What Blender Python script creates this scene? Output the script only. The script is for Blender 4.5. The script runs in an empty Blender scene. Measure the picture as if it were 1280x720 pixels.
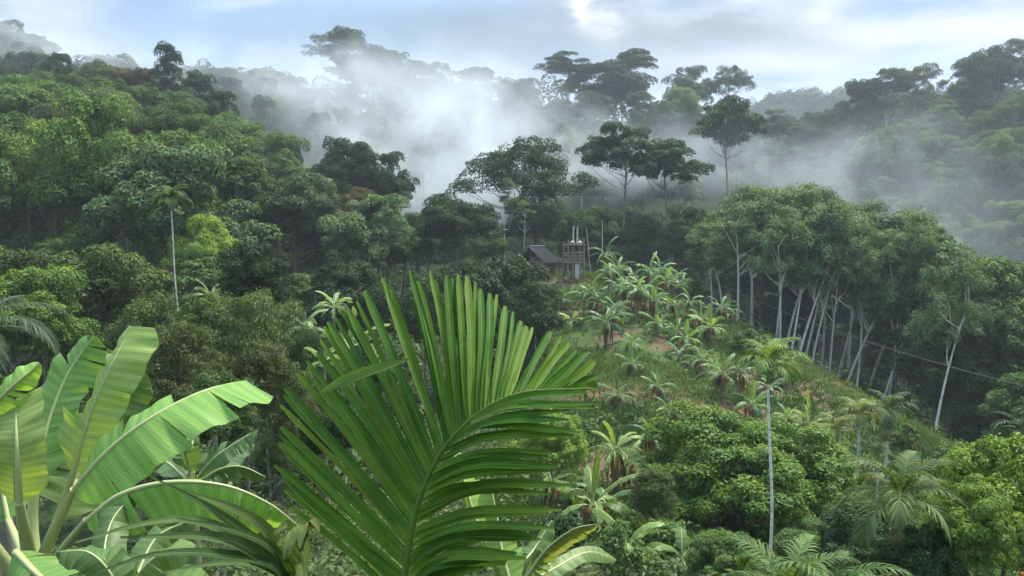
import bpy, math, random
import numpy as np
from mathutils import Vector

SC = bpy.context.scene
COL = SC.collection
rng = np.random.default_rng(11)
random.seed(5)
PI = math.pi

# ------------------------------------------------------------------ camera model (pixels of the 1280x720 photograph)
F = 985.0
PIT = math.radians(4.07)
CP, SP = math.cos(PIT), math.sin(PIT)


def at(px, py, Y):
    u = (px - 640) / F
    v = (360 - py) / F
    k = Y / (CP + v * SP)
    return np.array([u * k, Y, (-SP + v * CP) * k])


def pix(p):
    x, y, z = p
    d = y * CP - z * SP
    return 640 + F * x / d, 360 - F * (y * SP + z * CP) / d


def nrm(a):
    a = np.asarray(a, float)
    return a / np.maximum(np.linalg.norm(a, axis=-1, keepdims=True), 1e-9)


# ------------------------------------------------------------------ terrain
CTRL = []


def cp(px, py, Y):
    CTRL.append(at(px, py, Y))


def cw(x, y, z):
    CTRL.append(np.array([x, y, z], float))


# around the viewpoint
for x, y, z in [(0, -30, -1.5), (-40, -30, -2), (40, -30, -2), (0, 0, -2.6), (-8, 0, -3), (8, 0, -3.2), (0, 4, -3.6), (-6, 6, -4.6), (6, 6, -5), (20, 5, -6), (-20, 5, -6),
                (0, 12, -7), (-12, 14, -8), (12, 14, -8.3), (0, 22, -10), (-18, 24, -11.5), (14, 22, -10.5), (24, 22, -11), (-40, 20, -12), (45, 20, -14),
                (-12, 36, -14), (-26, 40, -13.5), (-6, 48, -15), (-40, 42, -11), (-30, 58, -10), (-12, 62, -14), (-50, 60, -6)]:
    cw(x, y, z)
# the cleared knoll
for a in [(760, 655, 31), (720, 620, 34), (740, 575, 39), (700, 520, 46), (790, 500, 50), (800, 450, 60), (740, 440, 62), (820, 415, 67), (760, 378, 76), (715, 352, 84), (690, 340, 90),
          (800, 352, 86), (870, 385, 79), (940, 410, 74), (1000, 443, 68.5), (1080, 488, 63), (1160, 530, 59), (1235, 578, 55), (950, 470, 62), (1050, 530, 52), (1120, 570, 49),
          (900, 480, 56), (870, 560, 43), (980, 600, 40), (950, 690, 31), (1100, 640, 40), (1200, 640, 44), (840, 640, 33), (640, 350, 90), (660, 440, 66)]:
    cp(*a)
# behind the knoll, the dark grove and the valley
for x, y, z in [(4, 112, -9), (25, 105, -12), (-6, 125, -12), (30, 84, -14), (42, 78, -18), (55, 72, -21), (70, 68, -24), (45, 100, -22), (75, 95, -27), (90, 60, -26),
                (20, 150, -20), (60, 150, -26), (-10, 165, -14), (100, 140, -24), (10, 190, -14), (60, 190, -22), (110, 180, -12), (130, 150, -14)]:
    cw(x, y, z)
for a in [(1000, 480, 76), (1080, 530, 71), (1160, 575, 67), (1235, 630, 63), (940, 445, 82)]:
    cp(*a)
# left hill
for x, y, z in [(-48, 82, -4), (-30, 88, -7), (-18, 100, -11), (-16, 115, -12), (-28, 122, -5), (-42, 132, 1), (-72, 120, 8), (-64, 150, 13), (-95, 150, 16), (-120, 120, 12),
                (-80, 90, 0), (-110, 80, -2), (-100, 180, 12), (-50, 175, 4), (-75, 60, -5)]:
    cw(x, y, z)
# far ridges
for x, y, z in [(-210, 290, 62), (-160, 290, 56), (-100, 280, 41), (-64, 280, 45), (-42, 290, 40), (-20, 290, 38), (0, 290, 39), (18, 290, 42), (50, 290, 38), (85, 300, 33), (110, 330, 27), (-100, 230, 22), (-40, 230, 14), (10, 235, 10), (50, 240, 6),
                (126, 270, 29), (165, 262, 41), (200, 280, 52), (150, 215, 12), (190, 200, 20), (250, 240, 50), (95, 235, -2), (-180, 220, 35), (-250, 180, 40),
                (-200, 420, 55), (-50, 420, 35), (60, 420, 20), (180, 420, 36), (300, 420, 60), (160, 560, 40), (230, 690, 104), (290, 700, 112), (350, 700, 100), (180, 700, 90), (60, 700, 60),
                (-400, 700, 60), (500, 700, 90), (0, 1000, 40), (400, 1000, 40), (-700, 1000, 40), (900, 1000, 40), (-600, 300, 60), (600, 300, 70), (-200, 0, -6), (200, 0, -16), (-400, 0, 0), (400, 0, -10), (0, -300, 0), (300, -300, 0), (-300, -300, 0)]:
    cw(x, y, z)
CT = np.array(CTRL)
_c2 = 5.0 ** 2


def _phi(A, B):
    return np.sqrt(((A[:, None, :2] - B[None, :, :2]) ** 2).sum(-1) + _c2)


_n = len(CT)
_A = np.zeros((_n + 1, _n + 1))
_A[:_n, :_n] = _phi(CT, CT) - np.eye(_n) * 1.2
_A[:_n, _n] = 1
_A[_n, :_n] = 1
_W = np.linalg.solve(_A, np.append(CT[:, 2], 0))


def terr(xy):
    xy = np.atleast_2d(np.asarray(xy, float))[:, :2]
    out = np.empty(len(xy))
    for i in range(0, len(xy), 20000):
        q = xy[i:i + 20000]
        out[i:i + 20000] = _phi(q, CT) @ _W[:_n] + _W[_n]
    x, y = xy[:, 0], xy[:, 1]
    out += .22 * np.sin(x * .55 + 1.3 * np.sin(y * .31)) * np.cos(y * .47 + .8 * np.sin(x * .23)) + .07 * np.sin(x * 1.7 + y * .9) * np.sin(y * 2.1 - x * .6)
    return out


def tz(x, y):
    return float(terr([[x, y]])[0])


def hit(px, py, y0=8, y1=200):
    Ys = np.arange(y0, y1, .25)
    P = np.array([at(px, py, Y) for Y in Ys])
    d = P[:, 2] - terr(P)
    k = np.nonzero(d < 0)[0]
    return P[k[0]] if len(k) else P[-1]


# ------------------------------------------------------------------ mesh building
class MB:
    def __init__(s):
        s.v, s.f, s.t, s.al, s.ac, s.n = [], [], [], [], [], 0

    def add(s, v, f, t=.5, al=0, ac=0):
        v = np.asarray(v, float).reshape(-1, 3)
        f = np.asarray(f, int).reshape(-1, 4)
        n = len(v)
        s.v.append(v)
        s.f.append(f + s.n)
        s.t.append(np.broadcast_to(np.asarray(t, float), (n,)))
        s.al.append(np.broadcast_to(np.asarray(al, float), (n,)))
        s.ac.append(np.broadcast_to(np.asarray(ac, float), (n,)))
        s.n += n
        return s

    def mesh(s, name, mat, smooth=True):
        v, f = np.concatenate(s.v), np.concatenate(s.f)
        me = bpy.data.meshes.new(name)
        me.vertices.add(len(v))
        me.vertices.foreach_set('co', v.astype(np.float32).ravel())
        me.loops.add(len(f) * 4)
        me.loops.foreach_set('vertex_index', f.astype(np.int32).ravel())
        me.polygons.add(len(f))
        me.polygons.foreach_set('loop_start', (np.arange(len(f)) * 4).astype(np.int32))
        me.polygons.foreach_set('use_smooth', np.full(len(f), smooth))
        for nm, a in (('tint', s.t), ('along', s.al), ('across', s.ac)):
            at_ = me.attributes.new(nm, 'FLOAT', 'POINT')
            at_.data.foreach_set('value', np.concatenate(a).astype(np.float32))
        me.update(calc_edges=True)
        me.materials.append(mat)
        return me


def link(name, data, parent=None, color=None):
    o = bpy.data.objects.new(name, data)
    COL.objects.link(o)
    o.parent = parent
    if color is not None:
        o.color = (*color[:3], 1)
    return o


def tag(o, label=None, cat=None, group=None, kind=None):
    for k, v in (('label', label), ('category', cat), ('group', group), ('kind', kind)):
        if v:
            o[k] = v
    return o


def thing(name, label, cat, loc, group=None, rot=0.):
    o = link(name, None)
    o.location = loc
    o.rotation_euler = (0, 0, rot)
    o.empty_display_size = .3
    return tag(o, label, cat, group)


def catmull(P, n):
    P = np.asarray(P, float)
    if len(P) == 2:
        t = np.linspace(0, 1, n)[:, None]
        return P[0] * (1 - t) + P[1] * t
    Q = np.vstack([2 * P[0] - P[1], P, 2 * P[-1] - P[-2]])
    seg = np.linalg.norm(np.diff(P, axis=0), axis=1)
    cum = np.concatenate([[0], np.cumsum(seg)]) / seg.sum()
    out = []
    for t in np.linspace(0, 1, n):
        i = min(max(np.searchsorted(cum, t, 'right') - 1, 0), len(P) - 2)
        u = (t - cum[i]) / max(cum[i + 1] - cum[i], 1e-9)
        a, b, c, d = Q[i:i + 4]
        out.append(.5 * (2 * b + (c - a) * u + (2 * a - 5 * b + 4 * c - d) * u * u + (3 * b - a - 3 * c + d) * u ** 3))
    return np.array(out)


def tube(mb, P, R, sides=7, t=.5):
    P = np.asarray(P, float)
    n = len(P)
    R = np.broadcast_to(np.asarray(R, float), (n,))
    T = nrm(np.gradient(P, axis=0))
    ref = np.array([.3, 1, .1]) if abs(T[:, 1].mean()) < .8 else np.array([1, .2, .1])
    B = nrm(np.cross(T, ref))
    N = np.cross(B, T)
    a = np.arange(sides) * 2 * PI / sides
    ring = P[:, None] + R[:, None, None] * (np.cos(a)[None, :, None] * B[:, None] + np.sin(a)[None, :, None] * N[:, None])
    i, j = np.meshgrid(np.arange(n - 1), np.arange(sides), indexing='ij')
    j2 = (j + 1) % sides
    f = np.stack([i * sides + j, i * sides + j2, (i + 1) * sides + j2, (i + 1) * sides + j], -1)
    mb.add(ring, f, t, np.repeat(np.linspace(0, 1, n), sides))
    # closed end
    k = mb.n
    e = np.vstack([ring[-1], P[-1:] + T[-1:] * R[-1] * .3])
    if sides % 2 == 0:
        mb.add(e, [[q, q + 1, (q + 2) % sides, sides] for q in range(0, sides, 2)], t, 1)
    return mb


def box(mb, c, s, rz=0., t=.5, R=None):
    v = np.array([[x, y, z] for z in (-.5, .5) for y in (-.5, .5) for x in (-.5, .5)]) * np.asarray(s, float)
    if R is None:
        R = np.array([[math.cos(rz), -math.sin(rz), 0], [math.sin(rz), math.cos(rz), 0], [0, 0, 1]])
    v = v @ R.T + np.asarray(c, float)
    mb.add(v, [[0, 2, 3, 1], [4, 5, 7, 6], [0, 1, 5, 4], [2, 6, 7, 3], [0, 4, 6, 2], [1, 3, 7, 5]], t)
    return mb


def leafset(mb, P, N, L, W, tint, down=.4, fold=.18, r=None):
    """kite-shaped folded leaves at P with normals N"""
    r = r or rng
    n = len(P)
    L = np.broadcast_to(np.asarray(L, float), (n,))[:, None]
    W = np.broadcast_to(np.asarray(W, float), (n,))[:, None]
    A = r.normal(size=(n, 3))
    A[:, 2] -= down * 1.6
    A = A - N * (A * N).sum(1, keepdims=True)
    A = nrm(A)
    B = np.cross(N, A)
    v = np.stack([P - A * L * .5, P - A * L * .05 + B * W * .5 + N * W * fold, P + A * L * .5 - N * L * .12, P - A * L * .05 - B * W * .5 + N * W * fold], 1)
    mb.add(v, np.arange(4 * n).reshape(-1, 4), np.repeat(np.broadcast_to(tint, (n,)), 4))


# ------------------------------------------------------------------ materials
def newmat(name):
    m = bpy.data.materials.new(name)
    m.use_nodes = True
    nt = m.node_tree
    nt.nodes.clear()
    return m, nt.nodes, nt.links


def mathn(N, Lk, op, a, b=None, clamp=False):
    n = N.new('ShaderNodeMath')
    n.operation = op
    n.use_clamp = clamp
    for i, v in enumerate((a, b)):
        if v is None:
            continue
        if isinstance(v, (int, float)):
            n.inputs[i].default_value = v
        else:
            Lk.new(v, n.inputs[i])
    return n.outputs[0]


def attr(N, name):
    a = N.new('ShaderNodeAttribute')
    a.attribute_name = name
    return a.outputs['Fac']


def mixc(N, Lk, f, a, b, mode='MIX'):
    n = N.new('ShaderNodeMix')
    n.data_type = 'RGBA'
    n.blend_type = mode
    for s, v in ((n.inputs[0], f), (n.inputs[6], a), (n.inputs[7], b)):
        if isinstance(v, (int, float)):
            s.default_value = v
        elif isinstance(v, tuple):
            s.default_value = (*v[:3], 1)
        else:
            Lk.new(v, s)
    return n.outputs[2]


def leaf_material(name, trans=.35, rough=.5, spec=.35, veins=0, rib=0, tcol=(1.35, 1.25, .45), scale=.6):
    m, N, L = newmat(name)
    oi = N.new('ShaderNodeObjectInfo')
    t = attr(N, 'tint')
    hsv = N.new('ShaderNodeHueSaturation')
    L.new(oi.outputs['Color'], hsv.inputs['Color'])
    hsv.inputs['Saturation'].default_value = .93
    L.new(mathn(N, L, 'ADD', mathn(N, L, 'MULTIPLY', t, -.085), .529), hsv.inputs['Hue'])
    L.new(mathn(N, L, 'ADD', mathn(N, L, 'MULTIPLY', t, .9), .55), hsv.inputs['Value'])
    col = hsv.outputs[0]
    if veins:
        al, ac = attr(N, 'along'), attr(N, 'across')
        ph = mathn(N, L, 'ADD', mathn(N, L, 'MULTIPLY', al, veins), mathn(N, L, 'MULTIPLY', mathn(N, L, 'ABSOLUTE', ac), -veins * .06))
        w = mathn(N, L, 'ADD', mathn(N, L, 'MULTIPLY', mathn(N, L, 'SINE', ph), .06), .97)
        nz = N.new('ShaderNodeTexNoise')
        nz.inputs['Scale'].default_value = 3.5
        nz.inputs['Detail'].default_value = 4
        g = N.new('ShaderNodeTexCoord')
        L.new(g.outputs['Object'], nz.inputs['Vector'])
        w = mathn(N, L, 'MULTIPLY', w, mathn(N, L, 'ADD', mathn(N, L, 'MULTIPLY', nz.outputs[0], .3), .85))
        h2 = N.new('ShaderNodeHueSaturation')
        L.new(col, h2.inputs['Color'])
        L.new(w, h2.inputs['Value'])
        col = h2.outputs[0]
        edge = mathn(N, L, 'SUBTRACT', mathn(N, L, 'ABSOLUTE', ac), .955)
        edge = mathn(N, L, 'MULTIPLY', edge, 14., True)
        col = mixc(N, L, mathn(N, L, 'MULTIPLY', edge, nz.outputs[0]), col, (.16, .11, .04))
    if rib:
        ac = mathn(N, L, 'ABSOLUTE', attr(N, 'across'))
        w = mathn(N, L, 'ADD', mathn(N, L, 'MULTIPLY', mathn(N, L, 'SINE', mathn(N, L, 'MULTIPLY', ac, rib)), .16), .95)
        h2 = N.new('ShaderNodeHueSaturation')
        L.new(col, h2.inputs['Color'])
        L.new(w, h2.inputs['Value'])
        col = h2.outputs[0]
        tcx = N.new('ShaderNodeTexCoord')
        nzx = N.new('ShaderNodeTexNoise')
        nzx.inputs['Scale'].default_value = 9.
        nzx.inputs['Detail'].default_value = 5
        L.new(tcx.outputs['Object'], nzx.inputs['Vector'])
        dry = mathn(N, L, 'MULTIPLY', mathn(N, L, 'ADD', mathn(N, L, 'SUBTRACT', attr(N, 'along'), 1.19), mathn(N, L, 'MULTIPLY', nzx.outputs[0], .3)), 9., True)
        h3 = N.new('ShaderNodeHueSaturation')
        L.new(col, h3.inputs['Color'])
        L.new(mathn(N, L, 'ADD', mathn(N, L, 'MULTIPLY', nzx.outputs[0], .8), .6), h3.inputs['Value'])
        col = mixc(N, L, dry, h3.outputs[0], (.2, .13, .05))
        mid = mathn(N, L, 'LESS_THAN', ac, .09)
        col = mixc(N, L, mathn(N, L, 'MULTIPLY', mid, .6), col, (.16, .24, .06))
    b = N.new('ShaderNodeBsdfPrincipled')
    b.inputs['Roughness'].default_value = rough
    b.inputs['Specular IOR Level'].default_value = spec
    L.new(col, b.inputs['Base Color'])
    tr = N.new('ShaderNodeBsdfTranslucent')
    L.new(mixc(N, L, 1., col, tcol, 'MULTIPLY'), tr.inputs['Color'])
    mx = N.new('ShaderNodeMixShader')
    mx.inputs[0].default_value = trans
    L.new(b.outputs[0], mx.inputs[1])
    L.new(tr.outputs[0], mx.inputs[2])
    o = N.new('ShaderNodeOutputMaterial')
    L.new(mx.outputs[0], o.inputs['Surface'])
    return m


def bark_material(name, patch=(.42, .4, .36), amount=.35, scale=3., rings=0):
    m, N, L = newmat(name)
    oi = N.new('ShaderNodeObjectInfo')
    tc = N.new('ShaderNodeTexCoord')
    nz = N.new('ShaderNodeTexNoise')
    nz.inputs['Scale'].default_value = scale
    nz.inputs['Detail'].default_value = 6
    L.new(tc.outputs['Object'], nz.inputs['Vector'])
    rp = N.new('ShaderNodeValToRGB')
    rp.color_ramp.elements[0].position = .52
    rp.color_ramp.elements[1].position = .62
    L.new(nz.outputs[0], rp.inputs[0])
    col = mixc(N, L, mathn(N, L, 'MULTIPLY', rp.outputs[0], amount), oi.outputs['Color'], patch)
    n2 = N.new('ShaderNodeTexNoise')
    n2.inputs['Scale'].default_value = scale * 6
    L.new(tc.outputs['Object'], n2.inputs['Vector'])
    h = N.new('ShaderNodeHueSaturation')
    L.new(col, h.inputs['Color'])
    L.new(mathn(N, L, 'ADD', mathn(N, L, 'MULTIPLY', n2.outputs[0], .9), .55), h.inputs['Value'])
    col = h.outputs[0]
    if rings:
        w = mathn(N, L, 'GREATER_THAN', mathn(N, L, 'SINE', mathn(N, L, 'MULTIPLY', attr(N, 'along'), rings)), .8)
        col = mixc(N, L, mathn(N, L, 'MULTIPLY', w, .25), col, (.12, .11, .08))
    b = N.new('ShaderNodeBsdfPrincipled')
    b.inputs['Roughness'].default_value = .85
    L.new(col, b.inputs['Base Color'])
    bp = N.new('ShaderNodeBump')
    bp.inputs['Strength'].default_value = .4
    L.new(n2.outputs[0], bp.inputs['Height'])
    L.new(bp.outputs[0], b.inputs['Normal'])
    o = N.new('ShaderNodeOutputMaterial')
    L.new(b.outputs[0], o.inputs['Surface'])
    return m


def plain_material(name, col, rough=.8, var=.4, scale=8., stripes=None):
    m, N, L = newmat(name)
    tc = N.new('ShaderNodeTexCoord')
    nz = N.new('ShaderNodeTexNoise')
    nz.inputs['Scale'].default_value = scale
    nz.inputs['Detail'].default_value = 5
    L.new(tc.outputs['Object'], nz.inputs['Vector'])
    h = N.new('ShaderNodeHueSaturation')
    h.inputs['Color'].default_value = (*col, 1)
    L.new(mathn(N, L, 'ADD', mathn(N, L, 'MULTIPLY', nz.outputs[0], var * 2), 1 - var), h.inputs['Value'])
    b = N.new('ShaderNodeBsdfPrincipled')
    b.inputs['Roughness'].default_value = rough
    b.inputs['Specular IOR Level'].default_value = .15
    L.new(h.outputs[0], b.inputs['Base Color'])
    o = N.new('ShaderNodeOutputMaterial')
    L.new(b.outputs[0], o.inputs['Surface'])
    return m


M_LEAF = leaf_material('tree_leaf', .22, .6, .1)
M_GLOSS = leaf_material('glossy_leaf', .3, .5, .16)
M_BANANA = leaf_material('banana_blade', .42, .45, .25, veins=330)
M_PALM = leaf_material('palm_leaflet', .4, .55, .1, rib=17)
M_FROND = leaf_material('palm_leaf_small', .35, .5, .15)
M_STALK = leaf_material('green_stalk', .1, .45, .4, tcol=(1.1, 1.1, .6))
M_BARK = bark_material('bark')
M_PALE = bark_material('pale_bark', (.2, .18, .14), .45, 2.2)
M_RING = bark_material('ringed_palm_bark', (.2, .22, .15), .4, 4., rings=150)

# ------------------------------------------------------------------ ground
def axis(lo, hi, d0, g, c=0.):
    out = [c]
    d = d0
    while out[-1] < hi:
        out.append(out[-1] + d)
        d = d0 + g * abs(out[-1] - c)
    neg = [c]
    d = d0
    while neg[-1] > lo:
        neg.append(neg[-1] - d)
        d = d0 + g * abs(neg[-1] - c)
    return np.array(neg[:0:-1] + out)


def build_ground():
    xs = axis(-1600, 1600, .9, .012, 12)
    ys = axis(-400, 2600, .9, .013, 45)
    X, Y = np.meshgrid(xs, ys)
    xy = np.stack([X.ravel(), Y.ravel()], 1)
    Z = terr(xy)
    v = np.column_stack([xy, Z])
    nx, ny = len(xs), len(ys)
    i, j = np.meshgrid(np.arange(ny - 1), np.arange(nx - 1), indexing='ij')
    f = np.stack([i * nx + j, i * nx + j + 1, (i + 1) * nx + j + 1, (i + 1) * nx + j], -1)
    def soft(v, a, b):
        return np.clip((v - a) / (b - a), 0, 1)
    crest = np.interp(X.ravel(), [0, 8, 20, 28, 40, 60], [96, 95, 88, 78, 71, 65])
    mask = soft(Y.ravel(), 20, 30) * soft(crest - Y.ravel(), -2, 3) * soft(X.ravel() - .0 * Y.ravel(), 1, 5) * soft(.75 * Y.ravel() - X.ravel(), 0, 6)
    m, N, L = newmat('hillside_ground')
    tc = N.new('ShaderNodeTexCoord')

    def noise(s, d=6, r=.6):
        n = N.new('ShaderNodeTexNoise')
        n.inputs['Scale'].default_value = s
        n.inputs['Detail'].default_value = d
        n.inputs['Roughness'].default_value = r
        L.new(tc.outputs['Object'], n.inputs['Vector'])
        return n.outputs[0]

    def ramp(f_, a, b):
        r = N.new('ShaderNodeMapRange')
        L.new(f_, r.inputs[0])
        r.inputs[1].default_value = a
        r.inputs[2].default_value = b
        return r.outputs[0]
    g = mixc(N, L, ramp(noise(.35), .35, .7), (.036, .075, .017), (.066, .118, .028))
    g = mixc(N, L, ramp(noise(1.6), .45, .7), g, (.045, .05, .02))
    soil = mixc(N, L, noise(3.), (.075, .052, .033), (.17, .115, .07))
    bare = ramp(noise(.16, 7, .65), .47, .56)
    c = mixc(N, L, bare, g, soil)
    c = mixc(N, L, mathn(N, L, 'MULTIPLY', ramp(noise(.09, 3), .62, .7), .6), c, (.13, .1, .05))
    c = mixc(N, L, attr(N, 'along'), mixc(N, L, noise(.5), (.02, .032, .012), (.035, .05, .018)), c)
    b = N.new('ShaderNodeBsdfPrincipled')
    b.inputs['Roughness'].default_value = .95
    b.inputs['Specular IOR Level'].default_value = .1
    L.new(c, b.inputs['Base Color'])
    bp = N.new('ShaderNodeBump')
    bp.inputs['Strength'].default_value = .7
    bp.inputs['Distance'].default_value = .25
    L.new(noise(4.), bp.inputs['Height'])
    L.new(bp.outputs[0], b.inputs['Normal'])
    o = N.new('ShaderNodeOutputMaterial')
    L.new(b.outputs[0], o.inputs['Surface'])
    me = MB().add(v, f, .5, mask).mesh('ground', m)
    tag(link('ground', me), 'grassy and bare brown hillside under the forest', 'ground', kind='structure')


build_ground()

# ------------------------------------------------------------------ tree prototypes
COLORS = {
    'dark': (.02, .052, .016), 'deep': (.028, .075, .018), 'mid': (.05, .115, .022), 'green': (.068, .15, .027), 'light': (.09, .185, .026), 'lime': (.14, .26, .028),
    'yellow': (.14, .19, .035), 'olive': (.064, .108, .026), 'brown': (.066, .096, .026), 'rust': (.095, .085, .03), 'grey': (.046, .088, .036), 'rubber': (.09, .168, .062),
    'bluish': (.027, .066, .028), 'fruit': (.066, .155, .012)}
WORDS = {'dark': 'dark green', 'deep': 'deep green', 'mid': 'mid green', 'green': 'fresh green', 'light': 'light green', 'lime': 'bright lime green', 'yellow': 'yellow green', 'olive': 'olive green',
         'brown': 'brownish green', 'rust': 'rusty brown', 'grey': 'grey green', 'rubber': 'pale green', 'bluish': 'bluish green', 'fruit': 'yellow green'}


def clumps(r, kind, nc, H, W, cb):
    """centres (and per-clump size factor) of the foliage clumps of a crown"""
    out = []
    ph = r.uniform(0, 6.28, 4)
    while len(out) < nc:
        d = nrm(r.normal(size=3))
        a = math.atan2(d[1], d[0])
        lob = 1 + .2 * math.sin(2 * a + ph[0]) + .14 * math.sin(3 * a + ph[1]) + .1 * math.sin(5 * a + ph[2])
        if kind == 'dome':
            if d[2] < -.55:
                continue
            q = r.uniform(.45, 1) ** .5
            out.append([d[0] * W * .4 * q * lob, d[1] * W * .4 * q * lob, (H + cb) / 2 + d[2] * (H - cb) * .42 * q])
        elif kind == 'umbrella':
            q = r.uniform(0.02, 1) ** .5
            out.append([math.cos(a) * W * .43 * q * lob, math.sin(a) * W * .43 * q * lob, H - (H - cb) * (.14 + .62 * q ** 2.2) - r.uniform(0, .32) * (H - cb) * (1 - .5 * q)])
        elif kind == 'column':
            z = r.uniform(0, 1) ** .9
            q = (r.uniform(.3, 1) ** .5) * ((1 - z) ** .7 * .9 + .12) * (1 if z > .12 else .75)
            out.append([math.cos(a) * W * .42 * q * lob, math.sin(a) * W * .42 * q * lob, cb + (H - cb) * (.04 + .9 * z)])
        elif kind == 'tall':
            q = r.uniform(.35, 1)
            out.append([d[0] * W * .42 * q * lob, d[1] * W * .42 * q * lob, (H + cb) / 2 + d[2] * (H - cb) * .42 * q + .1 * (H - cb) * math.sin(a * 2 + ph[3])])
        elif kind == 'bush':
            if d[2] < -.75:
                continue
            q = r.uniform(.6, 1) ** .5
            out.append([d[0] * W * .43 * q * (lob * .6 + .4), d[1] * W * .43 * q * (lob * .6 + .4), H * .46 + d[2] * H * .46 * q])
    return np.array(out)


def crown_mesh(name, seed, kind, H, W, cb, nc, rc, n, L, Wl, flat=.8, down=.4, mat=None, top=-.35, loose=.12, lay=0.):
    r = np.random.default_rng(seed)
    C = clumps(r, kind, nc, H, W, cb)
    RL = rc * r.uniform(.7, 1.25, nc)
    m = 8
    sd_ = nrm(r.normal(size=(nc * m, 3)))
    lo = sd_[:, 2] < top
    sd_[lo, 2] *= -1
    li = np.repeat(np.arange(nc), m)
    fz = np.array([1, 1, flat])
    S = C[li] + sd_ * (RL[li] * r.uniform(.55, .95, nc * m))[:, None] * fz
    R = RL[li] * r.uniform(.32, .56, nc * m)
    ctint = np.clip(r.uniform(.25, .75, nc)[li] + r.normal(0, .16, nc * m), 0, 1)
    k = r.choice(nc * m, n, p=(R ** 2 / (R ** 2).sum()))
    d = nrm(r.normal(size=(n, 3)) + sd_[k] * .5)
    lo = d[:, 2] < top
    d[lo, 2] *= -1
    lump = 1 + r.normal(0, loose, n)
    P = S[k] + d * (R[k] * lump)[:, None] * np.array([1, 1, .5 + .5 * flat])
    Nn = nrm(d * np.array([.75, .75, 1]) + np.array([0, 0, .4]) + r.normal(0, .28, (n, 3)))
    P[:, 2] = np.maximum(P[:, 2], .05)
    mb = MB()
    s = r.uniform(.65, 1.35, n)
    leafset(mb, P, Nn, L * s, Wl * s, np.clip(ctint[k] * .6 + r.uniform(0, .4, n), 0, 1), down, r=r)
    return mb.mesh(name, mat or M_LEAF), C


def trunk_mesh(name, seed, H, cb, C, r0, lean=.03, nl=8, mat=None, limb=.35, top=None, fork=None, sides=8, rise=.25):
    r = np.random.default_rng(seed + 999)
    mb = MB()
    top = top or (cb + (H - cb) * .62)
    off = r.normal(0, lean, 2) * H
    zs = np.linspace(-.8, top, 10)
    f = zs / top
    P = np.column_stack([off[0] * f ** 2 + .25 * r0 * np.sin(f * 5 + seed), off[1] * f ** 2 + .25 * r0 * np.cos(f * 4 + seed), zs])
    R = r0 * (1 - .68 * np.clip(f, 0, 1)) + r0 * .6 * np.exp(-np.maximum(zs, 0) / (r0 * 2.2))
    tube(mb, P, R, sides)
    order = r.permutation(len(C))[:nl]
    for q in order:
        c = C[q]
        h0 = min(top * .97, max(fork if fork else cb * .9, c[2] - (rise + .35 * r.random()) * np.hypot(c[0], c[1]) - .06 * H))
        g = np.clip(h0 / top, 0, 1)
        b = np.array([off[0] * g ** 2, off[1] * g ** 2, h0])
        m_ = b * .5 + c * .5 + np.array([0, 0, -.02 * H]) + r.normal(0, .015 * H, 3)
        tube(mb, catmull([b, m_, c], 7), np.linspace(r0 * limb * (1.1 - .5 * g), r0 * .07, 7), 5 if sides < 8 else 6)
    return mb.mesh(name, mat or M_BARK)


PROTO = {}


def proto(key, H, W, variants):
    PROTO[key] = dict(H=H, W=W, v=variants)


def make_kind(key, kind, H, W, cb, nc, rc, n, L, Wl, r0, nv=3, flat=.8, down=.4, mat=None, nl=8, lean=.03, bark=None, limb=.35, top=-.35, loose=.12, fork=None, seed=0, ttop=None, rise=.25):
    vs = []
    for q in range(nv):
        me, C = crown_mesh(key + '_crown', seed + q * 17 + 3, kind, H, W, cb, nc, rc, n, L, Wl, flat, down, mat, top, loose)
        vs.append((trunk_mesh(key + '_trunk', seed + q * 17 + 3, H, cb, C, r0, lean, nl, bark, limb, ttop, fork, rise=rise), me))
    proto(key, H, W, vs)


make_kind('dome', 'dome', 18, 13, 4.5, 24, 2.5, 27000, .37, .2, .32, nv=5, flat=.7, seed=100, loose=.09)
make_kind('broad', 'dome', 19, 18, 6, 36, 2.9, 28000, .39, .2, .38, nv=2, flat=.42, down=.2, seed=200, top=-.2, loose=.08)
make_kind('umbrella', 'umbrella', 28, 19, 17, 44, 2.2, 22000, .38, .2, .4, nv=4, flat=.72, nl=24, seed=300, top=-.3, limb=.4, loose=.12)
make_kind('tall', 'tall', 28, 12, 16.5, 17, 2.2, 18000, .35, .19, .34, nv=3, flat=.72, nl=18, seed=400, top=-.3, loose=.1)
make_kind('clear', 'dome', 28, 11, 18.6, 19, 1.9, 18000, .34, .19, .3, nv=3, flat=.7, nl=18, seed=440, top=-.3, loose=.1)
make_kind('lone', 'tall', 46, 14, 34.5, 24, 1.9, 18000, .36, .2, .34, nv=2, flat=.6, nl=16, seed=480, top=-.3, loose=.1, limb=.4, rise=.1)
make_kind('column', 'column', 22, 9.5, 3.5, 26, 1.7, 18000, .35, .18, .3, nv=2, flat=.8, seed=500, loose=.1)
make_kind('rubber', 'dome', 15.5, 8.5, 5.6, 24, 1.25, 13000, .26, .12, .165, nv=6, flat=.65, down=.7, nl=8, lean=.1, bark=M_PALE, limb=.5, top=-.4, loose=.3, fork=6.4, seed=600, rise=.75)
make_kind('bush', 'bush', 6, 7, .3, 44, 1.1, 30000, .2, .11, .14, nv=3, flat=.85, mat=M_GLOSS, nl=6, seed=700, loose=.13)
make_kind('droopy', 'dome', 9.5, 6.5, .6, 36, 1.1, 25000, .18, .08, .14, nv=3, flat=.85, down=1.1, mat=M_GLOSS, nl=12, seed=800, loose=.22, top=-.6)
make_kind('lowtree', 'bush', 13, 10, .4, 34, 1.7, 17000, .4, .2, .2, nv=3, flat=.7, nl=10, seed=850, loose=.12)
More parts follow.
